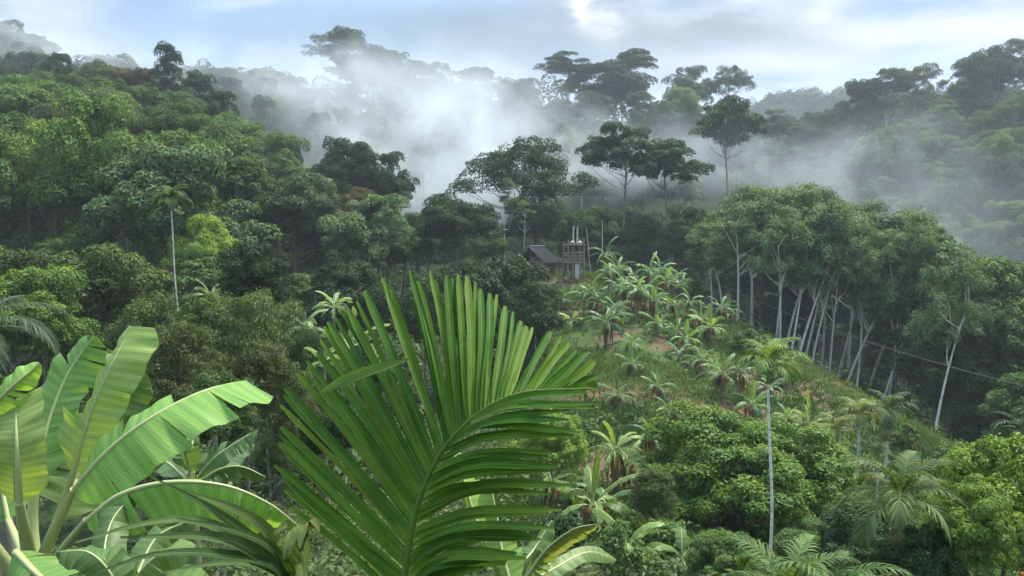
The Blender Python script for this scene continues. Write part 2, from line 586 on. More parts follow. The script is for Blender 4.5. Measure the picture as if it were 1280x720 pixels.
make_kind('sparse', 'tall', 10, 5, 5, 14, .8, 3600, .2, .1, .1, nv=2, flat=.5, nl=14, bark=M_PALE, seed=900, loose=.3, limb=.5)
make_kind('shrub', 'bush', 1.7, 2.0, .05, 14, .4, 2600, .17, .08, .03, nv=3, flat=.9, mat=M_GLOSS, nl=4, seed=950, loose=.2)
KINDNAME = {'dome': 'forest_tree', 'broad': 'forest_tree', 'umbrella': 'emergent_tree', 'tall': 'emergent_tree', 'column': 'forest_tree', 'rubber': 'rubber_tree', 'bush': 'orchard_tree', 'droopy': 'orchard_tree', 'sparse': 'young_tree', 'shrub': 'shrub', 'lone': 'emergent_tree', 'clear': 'emergent_tree', 'lowtree': 'forest_tree'}
SHAPE = {'dome': 'domed', 'broad': 'wide layered', 'umbrella': 'flat-topped', 'tall': 'open-crowned', 'column': 'narrow pointed', 'rubber': 'feathery', 'bush': 'dense rounded', 'droopy': 'small-leaved', 'sparse': 'sparse', 'shrub': 'low leafy', 'lone': 'tall', 'clear': 'long-trunked', 'lowtree': 'low-branched'}
BARK = {'dome': (.11, .095, .075), 'broad': (.1, .09, .07), 'umbrella': (.15, .135, .11), 'tall': (.17, .15, .125), 'column': (.1, .09, .075), 'rubber': (.54, .51, .45), 'bush': (.1, .085, .06), 'droopy': (.12, .1, .075),
        'sparse': (.42, .4, .34), 'shrub': (.1, .09, .05), 'lone': (.2, .15, .13), 'clear': (.16, .145, .12), 'lowtree': (.1, .09, .07)}
_vi = {}
FILL, LANDMARK, PLACED = [], [], []


def plant(kind, x, y, H, W, color, label=None, group=None, name=None, cat='tree', var=None, bark=None, z=None, tilt=(0, 0)):
    pr = PROTO[kind]
    _vi[kind] = _vi.get(kind, 0) + 1
    tm, cm = pr['v'][(var if var is not None else _vi[kind]) % len(pr['v'])]
    root = thing(name or KINDNAME[kind], label, cat, (x, y, tz(x, y) if z is None else z), group, random.uniform(0, 6.28) if tilt == (0, 0) else 0)
    sc = (W / pr['W'], W / pr['W'], H / pr['H'])
    u_ = sc[0]
    tall_ = sc[2] / u_ > 1.45 and kind != 'rubber'
    if tall_:
        sc = (u_, u_, u_ * 1.25)
    root.scale = sc
    if tilt != (0, 0):
        root.rotation_euler = (tilt[0], tilt[1], random.uniform(-.5, .5))
    col = np.array(COLORS[color] if isinstance(color, str) else color) * random.uniform(.9, 1.1)
    tk = link('trunk', tm, root, bark or np.array(BARK[kind]) * random.uniform(.8, 1.2))
    cr = link('crown', cm, root, col)
    if tall_:
        cr.location.z = H / sc[2] - pr['H']
        tk.scale.z = H / sc[2] / pr['H']
    PLACED.append((x, y, W))
    return root


def hero(px, pyt, Y, kind, wpx, color, label, short=None, pyb=None, base=None, **k):
    """a tree whose top is seen at (px, pyt) at distance Y"""
    p = at(px, pyt, Y)
    z = base if base is not None else tz(p[0], Y)
    o = plant(kind, p[0], Y, max(1.5, p[2] - z), wpx * Y / F, color, label, z=z, **k)
    if short:
        LANDMARK.append((px, pyt + wpx * .3, short))
    return o


def fill(kind, x, y, H, W, color, where):
    o = plant(kind, x, y, H, W, color)
    px, py = pix((x, y, tz(x, y) + H * .75))
    FILL.append((o, px, py, color, kind, where))
    return o


# ------------------------------------------------------------------ the individually recognisable trees
# left hill
hero(70, 64, 150, 'dome', 56, 'dark', 'round dark green tree standing up from the left hill skyline', 'the round dark skyline tree')
hero(125, 76, 146, 'dome', 66, 'brown', 'brownish green tree on the left hill skyline beside the round dark one', 'the brownish skyline tree')
hero(172, 86, 140, 'dome', 76, 'rust', 'rusty brown crowned tree on the left hill between green crowns', 'the rusty brown crown')
hero(213, 60, 142, 'column', 62, 'dark', 'tall dark pointed tree, highest of the left hill skyline', 'the tallest dark hill tree')
hero(245, 88, 136, 'column', 62, 'bluish', 'dark bluish tree stepping down right of the tallest hill tree', 'the stepped dark tree')
hero(268, 112, 132, 'dome', 56, 'dark', 'dark tree at the lower right end of the left hill skyline')
hero(226, 108, 122, 'dome', 60, 'mid', 'mid green domed tree just below the tallest dark hill tree')
hero(45, 100, 104, 'broad', 170, 'green', 'huge light layered feathery tree filling the left hill below the skyline', 'the huge layered tree')
hero(125, 108, 108, 'broad', 110, 'green', 'feathery layered tree right of the huge layered tree on the left hill')
hero(-20, 130, 96, 'broad', 130, 'mid', 'layered green tree cut by the left edge of the photo')
hero(150, 146, 86, 'dome', 64, 'yellow', 'yellow green tree crown behind the tall dark narrow tree on the left slope', 'the yellow green crown', H2=0) if False else None
hero(152, 148, 90, 'tall', 66, 'yellow', 'yellow green topped tall tree in the middle of the left hill', 'the yellow topped tall tree')
hero(148, 185, 82, 'column', 82, 'deep', 'tall dark narrow tree with a bare trunk in front of the yellow topped tree', 'the dark narrow tree')
hero(240, 146, 118, 'dome', 84, 'green', 'rounded green crown, first of the bright row below the dark hill trees')
hero(292, 142, 120, 'dome', 88, 'green', 'large rounded green crown in the middle of the left hill edge', 'the rounded crown on the hill edge')
hero(345, 165, 116, 'dome', 84, 'green', 'rounded green crown at the misty edge of the left hill')
hero(392, 205, 112, 'dome', 84, 'mid', 'green domed tree low on the misty hill edge', 'the low hill edge tree')
hero(294, 194, 74, 'clear', 92, 'olive', 'slender olive tree with a pale forked trunk on the left slope', 'the slender olive tree', bark=(.3, .28, .23), var=1)
hero(432, 166, 112, 'dome', 74, 'dark', 'dark ragged tree left of the mist in the centre', 'the dark ragged tree')
hero(478, 188, 110, 'dome', 74, 'dark', 'dark ragged tree touching the mist right of its taller twin')
hero(440, 236, 98, 'dome', 62, 'rust', 'yellowish brown crown below the dark ragged trees', 'the yellowish brown crown')
hero(415, 262, 90, 'dome', 66, 'mid', 'mid green crown left below the yellowish brown crown')
hero(470, 275, 88, 'dome', 80, 'deep', 'deep green tree left of the big dark dense tree')
hero(520, 262, 100, 'dome', 62, 'grey', 'greyish tree in thin mist behind the big dark dense tree')
hero(255, 268, 60, 'dome', 78, 'lime', 'bright lime green tree beside the thin palm on the left slope', 'the bright lime tree')
hero(85, 288, 62, 'dome', 92, 'mid', 'mid green tree above the bright tree at the left edge', 'the mid green slope tree')
hero(50, 330, 39, 'dome', 118, 'light', 'bright green leafy tree at the left edge above the banana leaves', 'the bright left edge tree')
hero(10, 345, 44, 'dome', 80, 'mid', 'green tree peeping out at the extreme left above the coconut fronds')
hero(172, 362, 37, 'droopy', 128, 'olive', 'olive brown small-leaved tree above the big banana plant', 'the olive brown tree')
hero(318, 308, 44, 'bush', 84, 'dark', 'dark round tree top in front of the slender olive tree', 'the dark round tree top')
hero(305, 352, 37, 'droopy', 130, 'olive', 'olive small-leaved tree in the middle of the left orchard', 'the olive orchard tree')
hero(225, 395, 31, 'droopy', 110, 'brown', 'brownish small-leaved tree behind the second banana plant', 'the brownish orchard tree')
hero(335, 418, 27, 'droopy', 104, 'brown', 'tall brownish tree left of the big palm frond', 'the tree left of the big frond')
hero(255, 372, 38, 'bush', 70, 'green', 'fresh green bushy tree between the olive orchard trees')
hero(395, 400, 46, 'droopy', 80, 'mid', 'green small-leaved tree under the pale bananas by the big frond')
hero(408, 498, 30, 'bush', 80, 'deep', 'deep green bush under the grey shed roof behind the frond')
hero(352, 520, 28, 'droopy', 60, 'olive', 'low olive bush left below the grey shed roof')
hero(270, 470, 22, 'bush', 92, 'mid', 'mid green bush low behind the second banana plant')
# centre
hero(570, 244, 86, 'dome', 108, 'dark', 'big dark dense tree left of the hut', 'the big dark dense tree', var=2)
hero(640, 330, 64, 'bush', 112, 'dark', 'dark dense bush in front of the hut', 'the dark bush by the hut')
hero(585, 330, 62, 'bush', 100, 'dark', 'dark dense bush behind the tips of the big palm frond')
hero(530, 345, 60, 'bush', 92, 'deep', 'deep green bush behind the upright leaflets of the big frond')
hero(668, 356, 60, 'bush', 70, 'dark', 'small dark bush on the near side of the hut bush')
hero(650, 168, 116, 'umbrella', 165, 'dark', 'broad flat-topped emergent tree standing behind the hut', 'the flat-topped tree behind the hut', var=0)
hero(668, 226, 108, 'dome', 96, 'dark', 'very dark tree under the flat-topped tree behind the hut', 'the very dark tree behind the hut')
hero(792, 262, 126, 'dome', 96, 'bluish', 'dark bluish tree in the gap between the two tall vine-clad trunks')
hero(742, 256, 122, 'dome', 80, 'deep', 'deep green tree behind the bare poles by the timber tower')
hero(832, 262, 130, 'dome', 90, 'grey', 'greyish misty tree behind the leaning vine-clad tree')
hero(720, 258, 100, 'dome', 64, 'deep', 'deep green tree behind the timber tower')
hero(780, 160, 108, 'clear', 92, 'grey', 'tall full-crowned tree with a vine-clad trunk behind the banana grove', 'the tall vine-clad tree', var=0, bark=(.1, .13, .06))
hero(838, 180, 104, 'clear', 90, 'bluish', 'tall leaning dark tree with a vine-clad trunk right of the full-crowned one', 'the tall dark leaning tree', var=2, bark=(.11, .13, .07))
hero(918, 108, 140, 'lone', 100, 'deep', 'lone tall tree with a pinkish bare trunk rising out of the mist', 'the lone tree in the mist', var=1, bark=(.22, .15, .14))
hero(862, 255, 96, 'dome', 70, 'dark', 'dark tree between the leaning tree and the rubber grove')
hero(812, 270, 108, 'dome', 66, 'bluish', 'dark bluish tree under the two tall vine-clad trees')
hero(770, 285, 100, 'dome', 50, 'deep', 'small deep green tree left below the tall full-crowned tree')
hero(612, 285, 95, 'dome', 50, 'mid', 'mid green tree between the dark dense tree and the hut')
hero(631, 222, 94, 'sparse', 34, 'rubber', 'thin white-stemmed young tree left of the hut', 'the thin white-stemmed tree')
hero(655, 250, 97, 'sparse', 26, 'rubber', 'thin leaning white stem tree close behind the hut')
# near right orchard
hero(888, 514, 34, 'bush', 168, 'fruit', 'big dense round fruit tree left of the tall thin palm', 'the big round fruit tree')
hero(990, 535, 35, 'bush', 165, 'fruit', 'dense round fruit tree behind the tall thin palm', 'the fruit tree behind the palm')
hero(925, 560, 31.5, 'bush', 165, 'fruit', 'lower dense fruit tree between the two big round ones', None)
hero(692, 515, 28, 'bush', 84, 'lime', 'bright small fruit tree right of the big palm frond', 'the bright small fruit tree')
hero(815, 580, 29, 'droopy', 76, 'olive', 'fine-leaved olive shrub tree at the foot of the slope', 'the fine-leaved olive shrub')
hero(1262, 556, 21, 'bush', 165, (.11, .215, .014), 'yellow green fruit tree with orange fruits at the right edge', 'the fruit tree at the right edge')
hero(1215, 606, 19, 'bush', 110, (.1, .2, .015), 'lower yellow green bush in front of the orange fruit tree')
hero(1090, 632, 25, 'bush', 120, 'deep', 'deep green bush behind the spreading palm at lower right')
hero(1150, 660, 19, 'bush', 100, 'deep', 'dark bush right below the spreading palm')
hero(1020, 650, 27, 'bush', 100, 'mid', 'mid green bush between fruit tree and spreading palm')
hero(905, 665, 22, 'bush', 84, 'green', 'small green bush at the bottom edge under the fruit trees')
hero(780, 660, 22, 'shrub', 60, 'green', 'leafy weed shrub at the bottom beside the orange-tipped banana', cat='shrub')
# far ridge, seen through or above the mist
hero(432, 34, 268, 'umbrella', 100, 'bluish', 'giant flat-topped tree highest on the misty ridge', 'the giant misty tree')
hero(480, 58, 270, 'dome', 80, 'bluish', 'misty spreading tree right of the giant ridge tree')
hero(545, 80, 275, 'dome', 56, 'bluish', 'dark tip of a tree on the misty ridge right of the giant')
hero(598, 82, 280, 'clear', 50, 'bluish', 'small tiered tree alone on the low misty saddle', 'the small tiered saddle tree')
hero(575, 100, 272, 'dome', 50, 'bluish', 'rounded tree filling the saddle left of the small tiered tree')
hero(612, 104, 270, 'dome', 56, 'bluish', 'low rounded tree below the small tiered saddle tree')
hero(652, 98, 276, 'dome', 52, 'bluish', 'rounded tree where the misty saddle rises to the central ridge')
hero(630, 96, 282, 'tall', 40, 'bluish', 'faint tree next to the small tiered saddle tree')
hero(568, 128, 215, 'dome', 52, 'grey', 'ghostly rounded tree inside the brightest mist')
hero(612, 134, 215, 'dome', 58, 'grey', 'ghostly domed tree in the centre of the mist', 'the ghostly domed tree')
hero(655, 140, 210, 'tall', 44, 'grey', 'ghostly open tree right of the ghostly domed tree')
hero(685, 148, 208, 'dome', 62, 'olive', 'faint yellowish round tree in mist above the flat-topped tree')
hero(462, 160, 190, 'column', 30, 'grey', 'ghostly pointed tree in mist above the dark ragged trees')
hero(708, 70, 286, 'tall', 68, 'dark', 'dark open tree at the left end of the central ridge', 'the left central ridge tree')
hero(740, 80, 280, 'dome', 60, 'dark', 'dark domed tree right of the left end of the central ridge')
hero(795, 64, 284, 'clear', 62, 'deep', 'dark spreading tree highest on the central ridge', 'the highest central ridge tree')
hero(768, 76, 278, 'dome', 80, 'dark', 'wide dark dome below the highest central ridge tree')
hero(850, 104, 262, 'dome', 50, 'light', 'pale yellow green tree on the central ridge', 'the pale ridge tree')
hero(860, 82, 290, 'dome', 60, 'deep', 'rounded dark tree on the ridge behind the pale one')
hero(911, 78, 288, 'umbrella', 50, 'deep', 'lone umbrella tree against the white cloud on the central ridge', 'the lone umbrella on the ridge')
hero(820, 130, 250, 'dome', 70, 'deep', 'deep green tree below the pale ridge tree')
# right hill
hero(1146, 76, 262, 'umbrella', 62, 'deep', 'dark flat-topped tree on the right ridge above white trunks', 'the flat-topped right ridge tree')
hero(1112, 88, 258, 'clear', 54, 'grey', 'white-trunked tree left of the flat-topped right ridge tree', 'the white-trunked ridge tree', bark=(.3, .29, .26))
hero(1078, 98, 262, 'dome', 56, 'deep', 'domed tree at the left end of the right ridge', 'the left right-ridge tree') if False else hero(1078, 98, 262, 'dome', 56, 'deep', 'domed tree where the right hill begins beside the notch')
hero(1212, 72, 262, 'dome', 60, 'deep', 'shaggy tree on the shoulder of the right hill', 'the shoulder tree')
hero(1250, 54, 258, 'dome', 64, 'dark', 'shaggy dark tree on the right hilltop by the photo edge', 'the right hilltop tree')
hero(1285, 46, 262, 'dome', 60, 'deep', 'spreading hilltop tree cut by the right photo edge')

# ------------------------------------------------------------------ rubber grove
GR = []
for px, pyb, pyt, w, Y, tl in [(922, 404, 238, 110, 80, .02), (905, 398, 262, 90, 84, -.02), (968, 428, 226, 112, 80, .05), (980, 434, 240, 100, 77, .1), (986, 438, 258, 84, 75, .17), (994, 440, 250, 100, 76, .12), (1002, 446, 240, 104, 78, .2),
                                (1024, 452, 238, 104, 80, .1), (1046, 462, 236, 104, 82, .14), (1052, 462, 262, 90, 76, .22), (975, 428, 262, 80, 74, .03), (1012, 450, 262, 84, 75, .08), (1036, 458, 262, 84, 76, .02), (1068, 468, 258, 90, 76, .12), (1098, 482, 270, 84, 73, .24), (1085, 476, 250, 104, 80, .2), (1108, 480, 268, 96, 74, .1), (1168, 530, 300, 96, 62, .06),
                                (940, 410, 232, 104, 92, 0), (1000, 430, 222, 112, 94, 0), (1060, 440, 232, 112, 96, 0), (1120, 440, 254, 112, 96, 0), (890, 390, 272, 74, 92, 0)]:
    p = at(px, pyb, Y)
    z = tz(p[0], Y)
    top = at(px + tl * 400, pyt + random.uniform(-10, 16), Y)[2]
    o = plant('rubber', p[0], Y, top - z, w * Y / F, 'rubber', tilt=(random.uniform(-.03, .03), tl * 1.3))
    GR.append((px, Y, tl, o))
front = sorted([g for g in GR if g[1] < 91], key=lambda g: g[0])
ORD = ['first', 'second', 'third', 'fourth', 'fifth', 'sixth', 'seventh', 'eighth', 'ninth', 'tenth', 'eleventh', 'twelfth', 'thirteenth', 'fourteenth', 'fifteenth', 'sixteenth', 'seventeenth', 'eighteenth', 'nineteenth', 'twentieth'] + ['twenty-' + q for q in 'first second third fourth fifth sixth seventh eighth ninth'.split()] + ['thirtieth'] + ['thirty-' + q for q in 'first second third fourth fifth sixth seventh eighth ninth'.split()] + ['fortieth'] + ['forty-' + q for q in 'first second third fourth fifth sixth seventh eighth ninth'.split()] + ['fiftieth'] * 30
for i, g in enumerate(front):
    tag(g[3], 'pale-stemmed rubber tree %s, %s from the left along the grove front' % ('leaning right' if g[2] > .08 else 'standing upright', ORD[i]), None, 'rubber trees along the front of the grove')
for i, g in enumerate(sorted([g for g in GR if g[1] >= 91], key=lambda g: g[0])):
    tag(g[3], 'rubber tree crown behind the grove front, %s from the left in the back row' % ORD[i], None, 'rubber trees in the back of the grove')
for px, pyt, Y, w, c, lab in [(1125, 258, 80, 112, 'rubber', 'pale leafy tree at the right end of the rubber stems'), (1160, 274, 76, 112, 'mid', 'green low-branched tree behind the single white stem'), (1192, 292, 74, 104, 'rubber', 'pale low-branched tree right of the single white stem'),
                              (1228, 312, 74, 104, 'green', 'fresh green low-branched tree in the dark grove on the right'), (1268, 322, 74, 112, 'mid', 'green low-branched tree in the dark grove at the right edge'), (1300, 318, 80, 110, 'deep', 'deep green tree cut by the right edge above the cable'),
                              (1215, 372, 66, 92, 'deep', 'dark low-branched tree behind the cable on the right'), (1262, 392, 64, 104, 'deep', 'dark low-branched tree behind the cable at the right edge'), (1135, 330, 74, 84, 'deep', 'dark low-branched tree between rubber stems and white stem'),
                              (1290, 460, 56, 96, 'mid', 'green low tree above the orange fruit tree at the right edge'), (1230, 470, 63, 80, 'dark', 'darkest low tree at the lower end of the grassy slope'), (1170, 400, 70, 84, 'deep', 'dark low-branched tree right behind the single white stem')]:
    hero(px, pyt, Y, 'lowtree', w, c, lab, group='low-branched trees in the dark grove on the right')
LANDMARK += [(1000, 300, 'the rubber grove')]


# ------------------------------------------------------------------ filling the forested slopes
def interp(tab, x):
    return float(np.interp(x, [a for a, b in tab], [b for a, b in tab]))


SKY_L = [(-60, 120), (0, 105), (60, 82), (120, 90), (170, 98), (215, 85), (260, 122), (290, 160), (340, 178), (400, 220), (440, 195), (500, 240), (530, 275), (640, 300)]
SKY_F = [(-60, 15), (0, 22), (40, 20), (60, 48), (120, 66), (200, 88), (250, 80), (300, 76), (340, 70), (380, 98), (420, 58), (480, 72), (560, 104), (640, 104), (680, 94), (720, 90), (800, 88), (850, 108), (960, 128), (1000, 140)]
SKY_R = [(930, 160), (960, 146), (1040, 124), (1060, 114), (1110, 104), (1180, 104), (1200, 90), (1230, 72), (1280, 62), (1400, 50)]


def scatter(n, xr, yr, ok, d):
    out = []
    for _ in range(n):
        y = rng.uniform(*yr)
        x = rng.uniform(*xr)
        if not ok(x, y):
            continue
        if any((x - a) ** 2 + (y - b) ** 2 < (d * .5 + w * .32) ** 2 for a, b, w in PLACED[-900:]) or any((x - a) ** 2 + (y - b) ** 2 < d * d for a, b in out):
            continue
        out.append((x, y))
    return out


def px_of(x, y):
    return 640 + F * x / y


def grow(pts, where, sky, kinds, cols, hr, wr, slack=30, limit=999):
    k = 0
    for x, y in pts:
        z = tz(x, y)
        H = rng.uniform(*hr)
        px = px_of(x, y)
        cap = at(px, interp(sky, px) + rng.uniform(0, slack), y)[2] - z
        H = min(H, cap)
        if H < hr[0] * .6 or k >= limit:
            continue
        kind = random.choice(kinds)
        fill(kind, x, y, H, rng.uniform(*wr) * (.65 + .35 * H / hr[1]), random.choice(cols), where)
        k += 1


mixl = ['green', 'green', 'green', 'mid', 'mid', 'mid', 'deep', 'light', 'grey', 'rubber', 'olive']
grow(scatter(2500, (-125, -8), (62, 160), lambda x, y: -0.74 * y < x < -.1 * y - 2 and not (x > -26 and y < 80), 7.2), 'on the left hill', SKY_L, ['dome', 'dome', 'dome', 'column', 'tall', 'broad'], mixl, (13, 20), (9, 13))
grow(scatter(800, (-75, -8), (46, 72), lambda x, y: -.72 * y < x < -.18 * y, 5.4), 'in the valley left', [(-60, 290), (200, 290), (400, 320), (640, 340)], ['dome', 'column', 'dome'], ['deep', 'mid', 'dark', 'olive'], (8, 13), (6, 9))
grow(scatter(3000, (-215, 115), (205, 300), lambda x, y: -.72 * y < x < .36 * y, 12.5), 'on the misty ridge', SKY_F, ['dome', 'dome', 'dome', 'clear', 'tall', 'broad'], ['deep', 'dark', 'bluish', 'mid', 'grey'], (17, 27), (12, 17))
grow(scatter(7000, (60, 245), (165, 300), lambda x, y: .33 * y < x < .76 * y, 9.2), 'on the right hill', SKY_R, ['dome', 'dome', 'dome', 'broad', 'umbrella'], ['deep', 'deep', 'bluish', 'mid', 'mid', 'grey', 'green'], (15, 24), (11, 15))
grow(scatter(4000, (-25, 100), (108, 205), lambda x, y: -.15 * y < x < .62 * y, 8.2), 'in the misty valley', [(400, 250), (600, 262), (800, 262), (900, 240), (1000, 250), (1280, 300)], ['dome', 'dome', 'column'], ['deep', 'dark', 'bluish', 'grey'], (12, 22), (9, 13), 75)

grow(scatter(900, (30, 95), (78, 112), lambda x, y: .36 * y < x < .78 * y, 5.5), 'in the shade behind the rubber grove', [(800, 330), (1000, 330), (1100, 350), (1200, 380), (1300, 390)], ['dome', 'dome', 'column'], ['deep', 'dark', 'dark'], (8, 15), (7, 10), 30)
# labels of the filling trees: counted outwards from the nearest landmark
cells = {}
for o, px, py, colr, kind, where in FILL:
    q = min(range(len(LANDMARK)), key=lambda i: (LANDMARK[i][0] - px) ** 2 + (LANDMARK[i][1] - py) ** 2)
    dx, dy = px - LANDMARK[q][0], py - LANDMARK[q][1]
    d = ('right of' if dx > 0 else 'left of') if abs(dx) > abs(dy) else ('below' if dy > 0 else 'above')
    cells.setdefault((q, d), []).append((dx * dx + dy * dy, o, colr, kind, where))
for (q, d), lst in cells.items():
    for i, (_, o, colr, kind, where) in enumerate(sorted(lst, key=lambda e: e[0])):
        tag(o, '%s %s tree, %s %s %s' % (WORDS[colr], SHAPE[kind], 'next one' if i == 0 else ORD[min(i, 70)] + ' one', d, LANDMARK[q][2]), None, 'forest trees ' + where)

# the far-off wood beyond the notch and behind the ridges: one mass
def far_wood():
    r = np.random.default_rng(77)
    mb = MB()
    d0 = nrm(r.normal(size=(4000, 3)))
    d0[:, 2] = np.abs(d0[:, 2])
    for _ in range(700):
        if r.random() < .65:
            y = r.uniform(560, 760)
            x = r.uniform(.2, .55) * y
        else:
            y = r.uniform(310, 420)
            x = r.uniform(-.7, .75) * y
        h, w = r.uniform(10, 18), r.uniform(6, 9)
        d = d0[r.integers(0, 4000, 700)]
        lum = 1 + .25 * np.sin(d[:, 0] * 4 + x) * np.sin(d[:, 1] * 4 + y)
        P = np.array([x, y, tz(x, y) + h * .45]) + d * lum[:, None] * np.array([w, w, h * .55])
        leafset(mb, P, nrm(d + r.normal(0, .4, d.shape)), 1.1 * r.uniform(.6, 1.3, len(d)), .8, np.clip(r.uniform(.1, .7) + r.uniform(0, .3, len(d)), 0, 1), r=r)
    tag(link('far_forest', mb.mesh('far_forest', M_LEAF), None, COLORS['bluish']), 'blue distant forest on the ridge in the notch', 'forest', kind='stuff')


far_wood()


# ------------------------------------------------------------------ palms and bananas
def frames(P, up=(0, 0, 1)):
    T = nrm(np.gradient(P, axis=0))
    B = nrm(np.cross(T, np.asarray(up, float)))
    return T, B, np.cross(B, T)


def strap(mb, pts, w, nrm_, seg=7, fold=.22, tint=.5, tipw=.12, base=.55, tapr=3.2):
    """one folded strap leaflet along pts; w full width"""
    P = catmull(pts, seg)
    T = nrm(np.gradient(P, axis=0))
    B = nrm(np.cross(T, nrm_))
    N = np.cross(B, T)
    t = np.linspace(0, 1, seg)
    ww = w * .5 * np.minimum(1, base + t * 3) * np.clip((1 - t) * tapr, tipw, 1) ** .8
    Lf = P - B * ww[:, None] + N * (ww * fold)[:, None]
    Rt = P + B * ww[:, None] + N * (ww * fold)[:, None]
    v = np.stack([Lf, P, Rt], 1).reshape(-1, 3)
    f = []
    for i in range(seg - 1):
        a = i * 3
        f += [[a, a + 1, a + 4, a + 3], [a + 1, a + 2, a + 5, a + 4]]
    mb.add(v, f, tint, np.repeat(t, 3), np.tile([-1, 0, 1], seg))


def frond_mesh(name, seed, L=1.9, n=30, ll=.6, w=.04, droop=.5, elev=60, bend=110, vee=.35, sag=.25, mat=None, seg=5, jag=.15):
    """arching pinnate frond leaving the origin along +x"""
    r = np.random.default_rng(seed)
    mb, rb = MB(), None
    s = np.linspace(0, 1, 16)
    ang = np.radians(elev - bend * s ** 1.25)
    dx, dz = np.cos(ang), np.sin(ang)
    P = np.column_stack([np.cumsum(dx), .03 * np.sin(s * 4 + seed), np.cumsum(dz)]) * L / 16
    P -= P[0]
    T, B, N = frames(P)
    tube(mb, P, np.linspace(.022, .005, 16) * (L / 1.9), 5, .75)
    for i in range(n):
        u = .16 + .84 * (i / (n - 1))
        k = u * 15
        i0 = int(min(k, 14))
        g = k - i0
        p, t_, b_, n_ = [A[i0] * (1 - g) + A[i0 + 1] * g for A in (P, T, B, N)]
        ln = ll * (math.sin(PI * min(1, .18 + u * .8)) ** .7) * r.uniform(1 - jag, 1 + jag)
        a = math.radians(68 - 45 * u + r.normal(0, 5))
        for sd in (-1, 1):
            d = nrm(t_ * math.cos(a) + b_ * sd * math.sin(a) * math.cos(vee) + n_ * math.sin(vee) * math.sin(a))
            e1 = p + d * ln * .5 + np.array([0, 0, -sag * ln * .2])
            e2 = p + d * ln * .93 + np.array([0, 0, -sag * ln * 1.0])
            strap(mb, [p, e1, e2], w * (1 if u < .9 else .8), n_ * .8 + np.array([0, 0, .4]), seg, .3, np.clip(.5 + r.normal(0, .2), 0, 1))
    return mb.mesh(name, mat or M_FROND)


FRONDS = {
    'areca': [frond_mesh('areca_frond', q, 1.75, 26, .62, .05, elev=80 - 20 * q, bend=88 + 16 * q, sag=.5) for q in range(3)],
    'spread': [frond_mesh('spreading_frond', 20 + q, 2.3, 34, .6, .045, elev=74 - 22 * q, bend=95 + 14 * q, sag=.42, vee=.45) for q in range(3)],
    'coco': [frond_mesh('coconut_frond', 40 + q, 4.4, 60, .85, .035, elev=62 - 22 * q, bend=100 + 10 * q, sag=.5, vee=.25, seg=5) for q in range(3)]}


def palm(px, pyc, Y, key, nf, H, label, scale=1., color=(.06, .13, .03), name='areca_palm', r0=.07, group=None, dead=None, bark=(.42, .42, .36), base=None, shaft=.7, a0=0.):
    """a palm whose crown centre is seen at (px, pyc)"""
    c = at(px, pyc, Y)
    z = tz(c[0], Y) if base is None else base
    rt = thing(name, label, 'palm', (c[0], Y, z), group)
    h = c[2] - z
    lx = random.choice((-1, 1)) * random.uniform(.03, .05)
    mb = MB()
    zz = np.linspace(-.3, h, 14)
    P = np.column_stack([lx * h * ((zz / h) ** 2 - 1) * .6 + r0 * np.sin(zz * .9) * .8, r0 * .6 * np.cos(zz * .8), zz])
    rr = r0 * (1.05 - .25 * np.clip(zz / h, 0, 1)) + r0 * .5 * np.exp(-np.maximum(zz, 0) * 3)
    tube(mb, P, rr, 10)
    link('trunk', mb.mesh('palm_trunk', M_RING), rt, bark)
    if shaft:
        cs = MB()
        zz = np.linspace(h - .05, h + shaft * scale, 7)
        tube(cs, np.column_stack([zz * 0 + P[-1, 0], zz * 0 + P[-1, 1], zz]), r0 * np.array([1.0, 1.35, 1.35, 1.2, 1., .8, .5]) * 1.05, 10, .6)
        link('crownshaft', cs.mesh('crownshaft', M_STALK), rt, (.1, .2, .05))
    for i in range(nf):
        a = a0 + i * 2.39996
        q = min(2, int(3 * i / nf))
        fr = link('frond', FRONDS[key][q], rt, np.array(color) * random.uniform(.85, 1.15))
        fr.location = (P[-1, 0], P[-1, 1], h + shaft * scale * (.95 - .25 * i / nf))
        fr.rotation_euler = (0, random.uniform(-.1, .1), a)
        s = scale * random.uniform(.88, 1.08)
        fr.scale = (s, s, s)
    if dead:
        fr = link('dead_frond', FRONDS[key][2], rt, dead)
        fr['label'] = 'orange brown dead frond hanging against the trunk'
        fr.location = (P[-1, 0], P[-1, 1], h)
        fr.rotation_euler = (0, 1.0, -2.2)
        fr.scale = (.7 * scale,) * 3
    return rt


palm(961, 478, 26.5, 'areca', 11, 8, 'tall thin areca palm with a white trunk in front of the fruit trees', 0.92, (.1, .195, .035), r0=.052, bark=(.66, .64, .56))
palm(213, 262, 42, 'areca', 11, 6, 'thin palm with a white trunk on the left slope beside the lime tree', .85, (.055, .115, .035), r0=.042, bark=(.48, .48, .41))
palm(1074, 532, 41, 'areca', 10, 5, 'yellowish areca palm on the right slope, taller of the slope pair', .95, (.12, .17, .045), r0=.075, bark=(.45, .45, .38))
palm(1045, 548, 43, 'areca', 9, 3, 'short yellowish palm with an orange dead frond beside its taller neighbour', .85, (.12, .17, .04), r0=.075, dead=(.4, .16, .04))
palm(1110, 528, 45, 'areca', 9, 4, 'dark green palm with hanging pale fronds right of the yellowish slope palms', 1.15, (.05, .1, .035), r0=.075, dead=(.16, .17, .07))
palm(1096, 575, 40, 'areca', 7, 3, 'small dark palm low below the yellowish slope palms', .6, (.05, .1, .03), r0=.05)
palm(1122, 642, 19.5, 'spread', 13, 3, 'spreading palm with long drooping fronds at the lower right', .92, (.07, .13, .03), r0=.09, shaft=.45, dead=(.17, .18, .05))
palm(985, 765, 15.5, 'spread', 10, 2, 'palm showing only its frond tips at the bottom under the tall palm', .9, (.07, .15, .03), r0=.09, shaft=.4)
